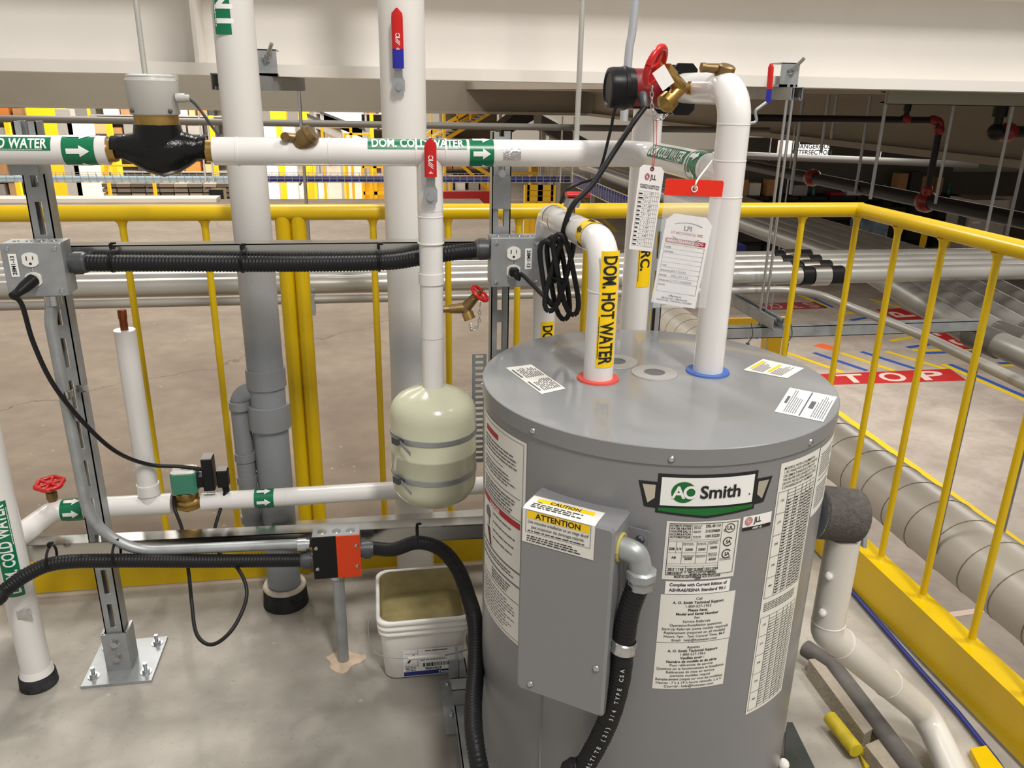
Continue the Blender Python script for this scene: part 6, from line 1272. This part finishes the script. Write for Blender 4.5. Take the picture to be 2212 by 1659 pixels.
while x < b.x-.3:
    w = .16+random.random()*.3; n += 1; od = ORD[min(n, 20)-1]+' thing from the left'; q = random.random(); y = 21.05+random.random()*.3
    if q < .22: solo('bottle', MB().lathe((x+.07, y, zb), Z, [(0, .055), (.02, .06), (.2, .06), (.25, .025), (.32, .025)], 12), tl, 'teal spray bottle, '+od+' on the dark bench', 'bottle', 'bottles on the bench')
    elif q < .34: solo('red_tray', MB().box((x, y, zb), (x+w, y+.3, zb+.09)), rdb, 'small red tray, '+od+' on the dark bench', 'tray', 'red trays on the bench')
    else:
        cm, cn = random.choice(((FGREY, 'grey'), (FDRK, 'dark'), (DARK, 'black'), (FAINT, 'white'), (CARD, 'brown')))
        solo('bench_box', MB().box((x, y, zb), (x+w, y+.3, zb+.2+random.random()*.5)), cm, cn+' box, '+od+' on the dark bench', 'box', 'boxes on the bench')
    x += w+.12
t = far('wrapped_bundle', (1866, 476, 1922, 530), 19.6, .8, mat('blue_wrap', s2l(120, 140, 156), .25, var=.35, vscale=4), 'blue shrink wrapped bundle seen below the rail corner', 'bundle', None, True)
far('pale_beam', (1590, 356, 2260, 374), 30, .5, FAINT, 'pale level beam crossing behind the sprinkler pipes', 'beam')
far('dim_panel', (2000, 374, 2260, 420), 29, .2, mat('dim_panel', s2l(128, 118, 102), .7), 'dim panel under the pale beam at the right', 'panel', None, True)
for i, px in enumerate((1852, 1884, 1912)): far('dark_opening', (px+4, 372, px+26, 398), 28.4, .2, FDRK, ('left', 'middle', 'right')[i]+' of three dark openings under the pale beam', 'opening', 'dark openings')
far('opening_sill', (1830, 398, 2010, 408), 28.2, .4, FAINT, 'pale sill under the three dark openings', 'sill')
t = thing('control_cabinet', at_y(2120, 500, 19), 'white control cabinet seen behind the right guard rail', 'cabinet'); a, b = pb(2068, 432, 2182, 600, 19, .9)
obj('body', MB().box((a[0], 19, lowz), b), mat('cabinet_dim', s2l(196, 186, 172), .6), t); obj('door', MB().box((a[0]+.05, 18.96, lowz+.1), (b[0]-.3, 19, b[2]-.1)), mat('cabinet_dim', s2l(196, 186, 172), .6), t)
c = at_y(2112, 481, 18.9); obj('display', MB().box((c.x-.1, 18.92, c.z-.025), (c.x+.1, 18.97, c.z+.025)), WPRINT, t); c = at_y(2080, 480, 18.9); obj('vent_grille', MB().box((c.x-.1, 18.92, c.z-.16), (c.x+.1, 18.97, c.z+.16)), DKGREY, t)
far('white_cabinet', (2090, 424, 2196, 452), 22.5, .5, mat('cabinet_dim', s2l(196, 186, 172), .6), 'white cabinet top beyond the thick sprinkler main', 'cabinet', None, True)
far('grey_cabinet', (1985, 540, 2066, 600), 19, .4, FGREY, 'low grey cabinet left of the white control cabinet', 'cabinet', None, True)
for i, px in enumerate((1992, 2042, 2100)):
    a, b = pb(px, 508+i*12, px+12, 560, 18.4-i*.3, .22); t = thing('bollard', (a[0], a[1], lowz), ('left', 'middle', 'right')[i]+' of three yellow and black bollards under the right rail', 'bollard', 'striped bollards'); obj('post', MB().box((a[0], a[1], lowz), b), YELF, t)
    z = b[2]-.2
    for k in range(3): obj('stripe', MB().prism([(a[0], a[1]-.003, z), (b[0], a[1]-.003, z-.13), (b[0], a[1]-.003, z-.26), (a[0], a[1]-.003, z-.13)], (0, .003, 0)), BLACK, t); z -= .55
# hanging sign
a, b = pb(1718, 313, 1792, 336, 12.5, .03); t = thing('warning_sign', (a[0], 12.5, a[2]), 'white hanging sign reading DANGEROUS INTERSECTION', 'sign'); obj('board', MB().box(a, b), PAPERW, t)
f = planar(V(((a[0]+b[0])/2, 12.5, (a[2]+b[2])/2)), X, Z); k = Ink().text('DANGEROUS', 0, .025, .1, 1, 'c').text('INTERSECTION', 0, -.065, .1, 1, 'c'); k.lay('lettering', f, INK, t, .003)
for x in (a[0]+.05, b[0]-.05): obj('hanger', MB().cyl((x, 12.515, b[2]), (x, 12.515, 1.395), .008, 6), STEEL, t)
a2, b2 = pb(1690, 305, 1716, 336, 12.5, .2); obj('side_panel', MB().box(a2, b2), FAINT, t); obj('hanger', MB().cyl((a2[0]+.05, 12.55, b2[2]), (a2[0]+.05, 12.55, 1.395), .008, 6), STEEL, t)
t = thing('far_tube', at_y(1800, 345, 11), 'bright level tube under the hanging sign', 'tube'); obj('tube', MB().cyl(at_y(1610, 336, 11), at_y(2110, 356, 11), .05, 12), mat('dark_tube', s2l(84, 82, 78), .4, .4), t)
for px in (1660, 1900, 2080): c = at_y(px, 347, 11); obj('hanger', MB().cyl(c, (c.x, c.y, 1.395), .008, 6), STEEL, t)
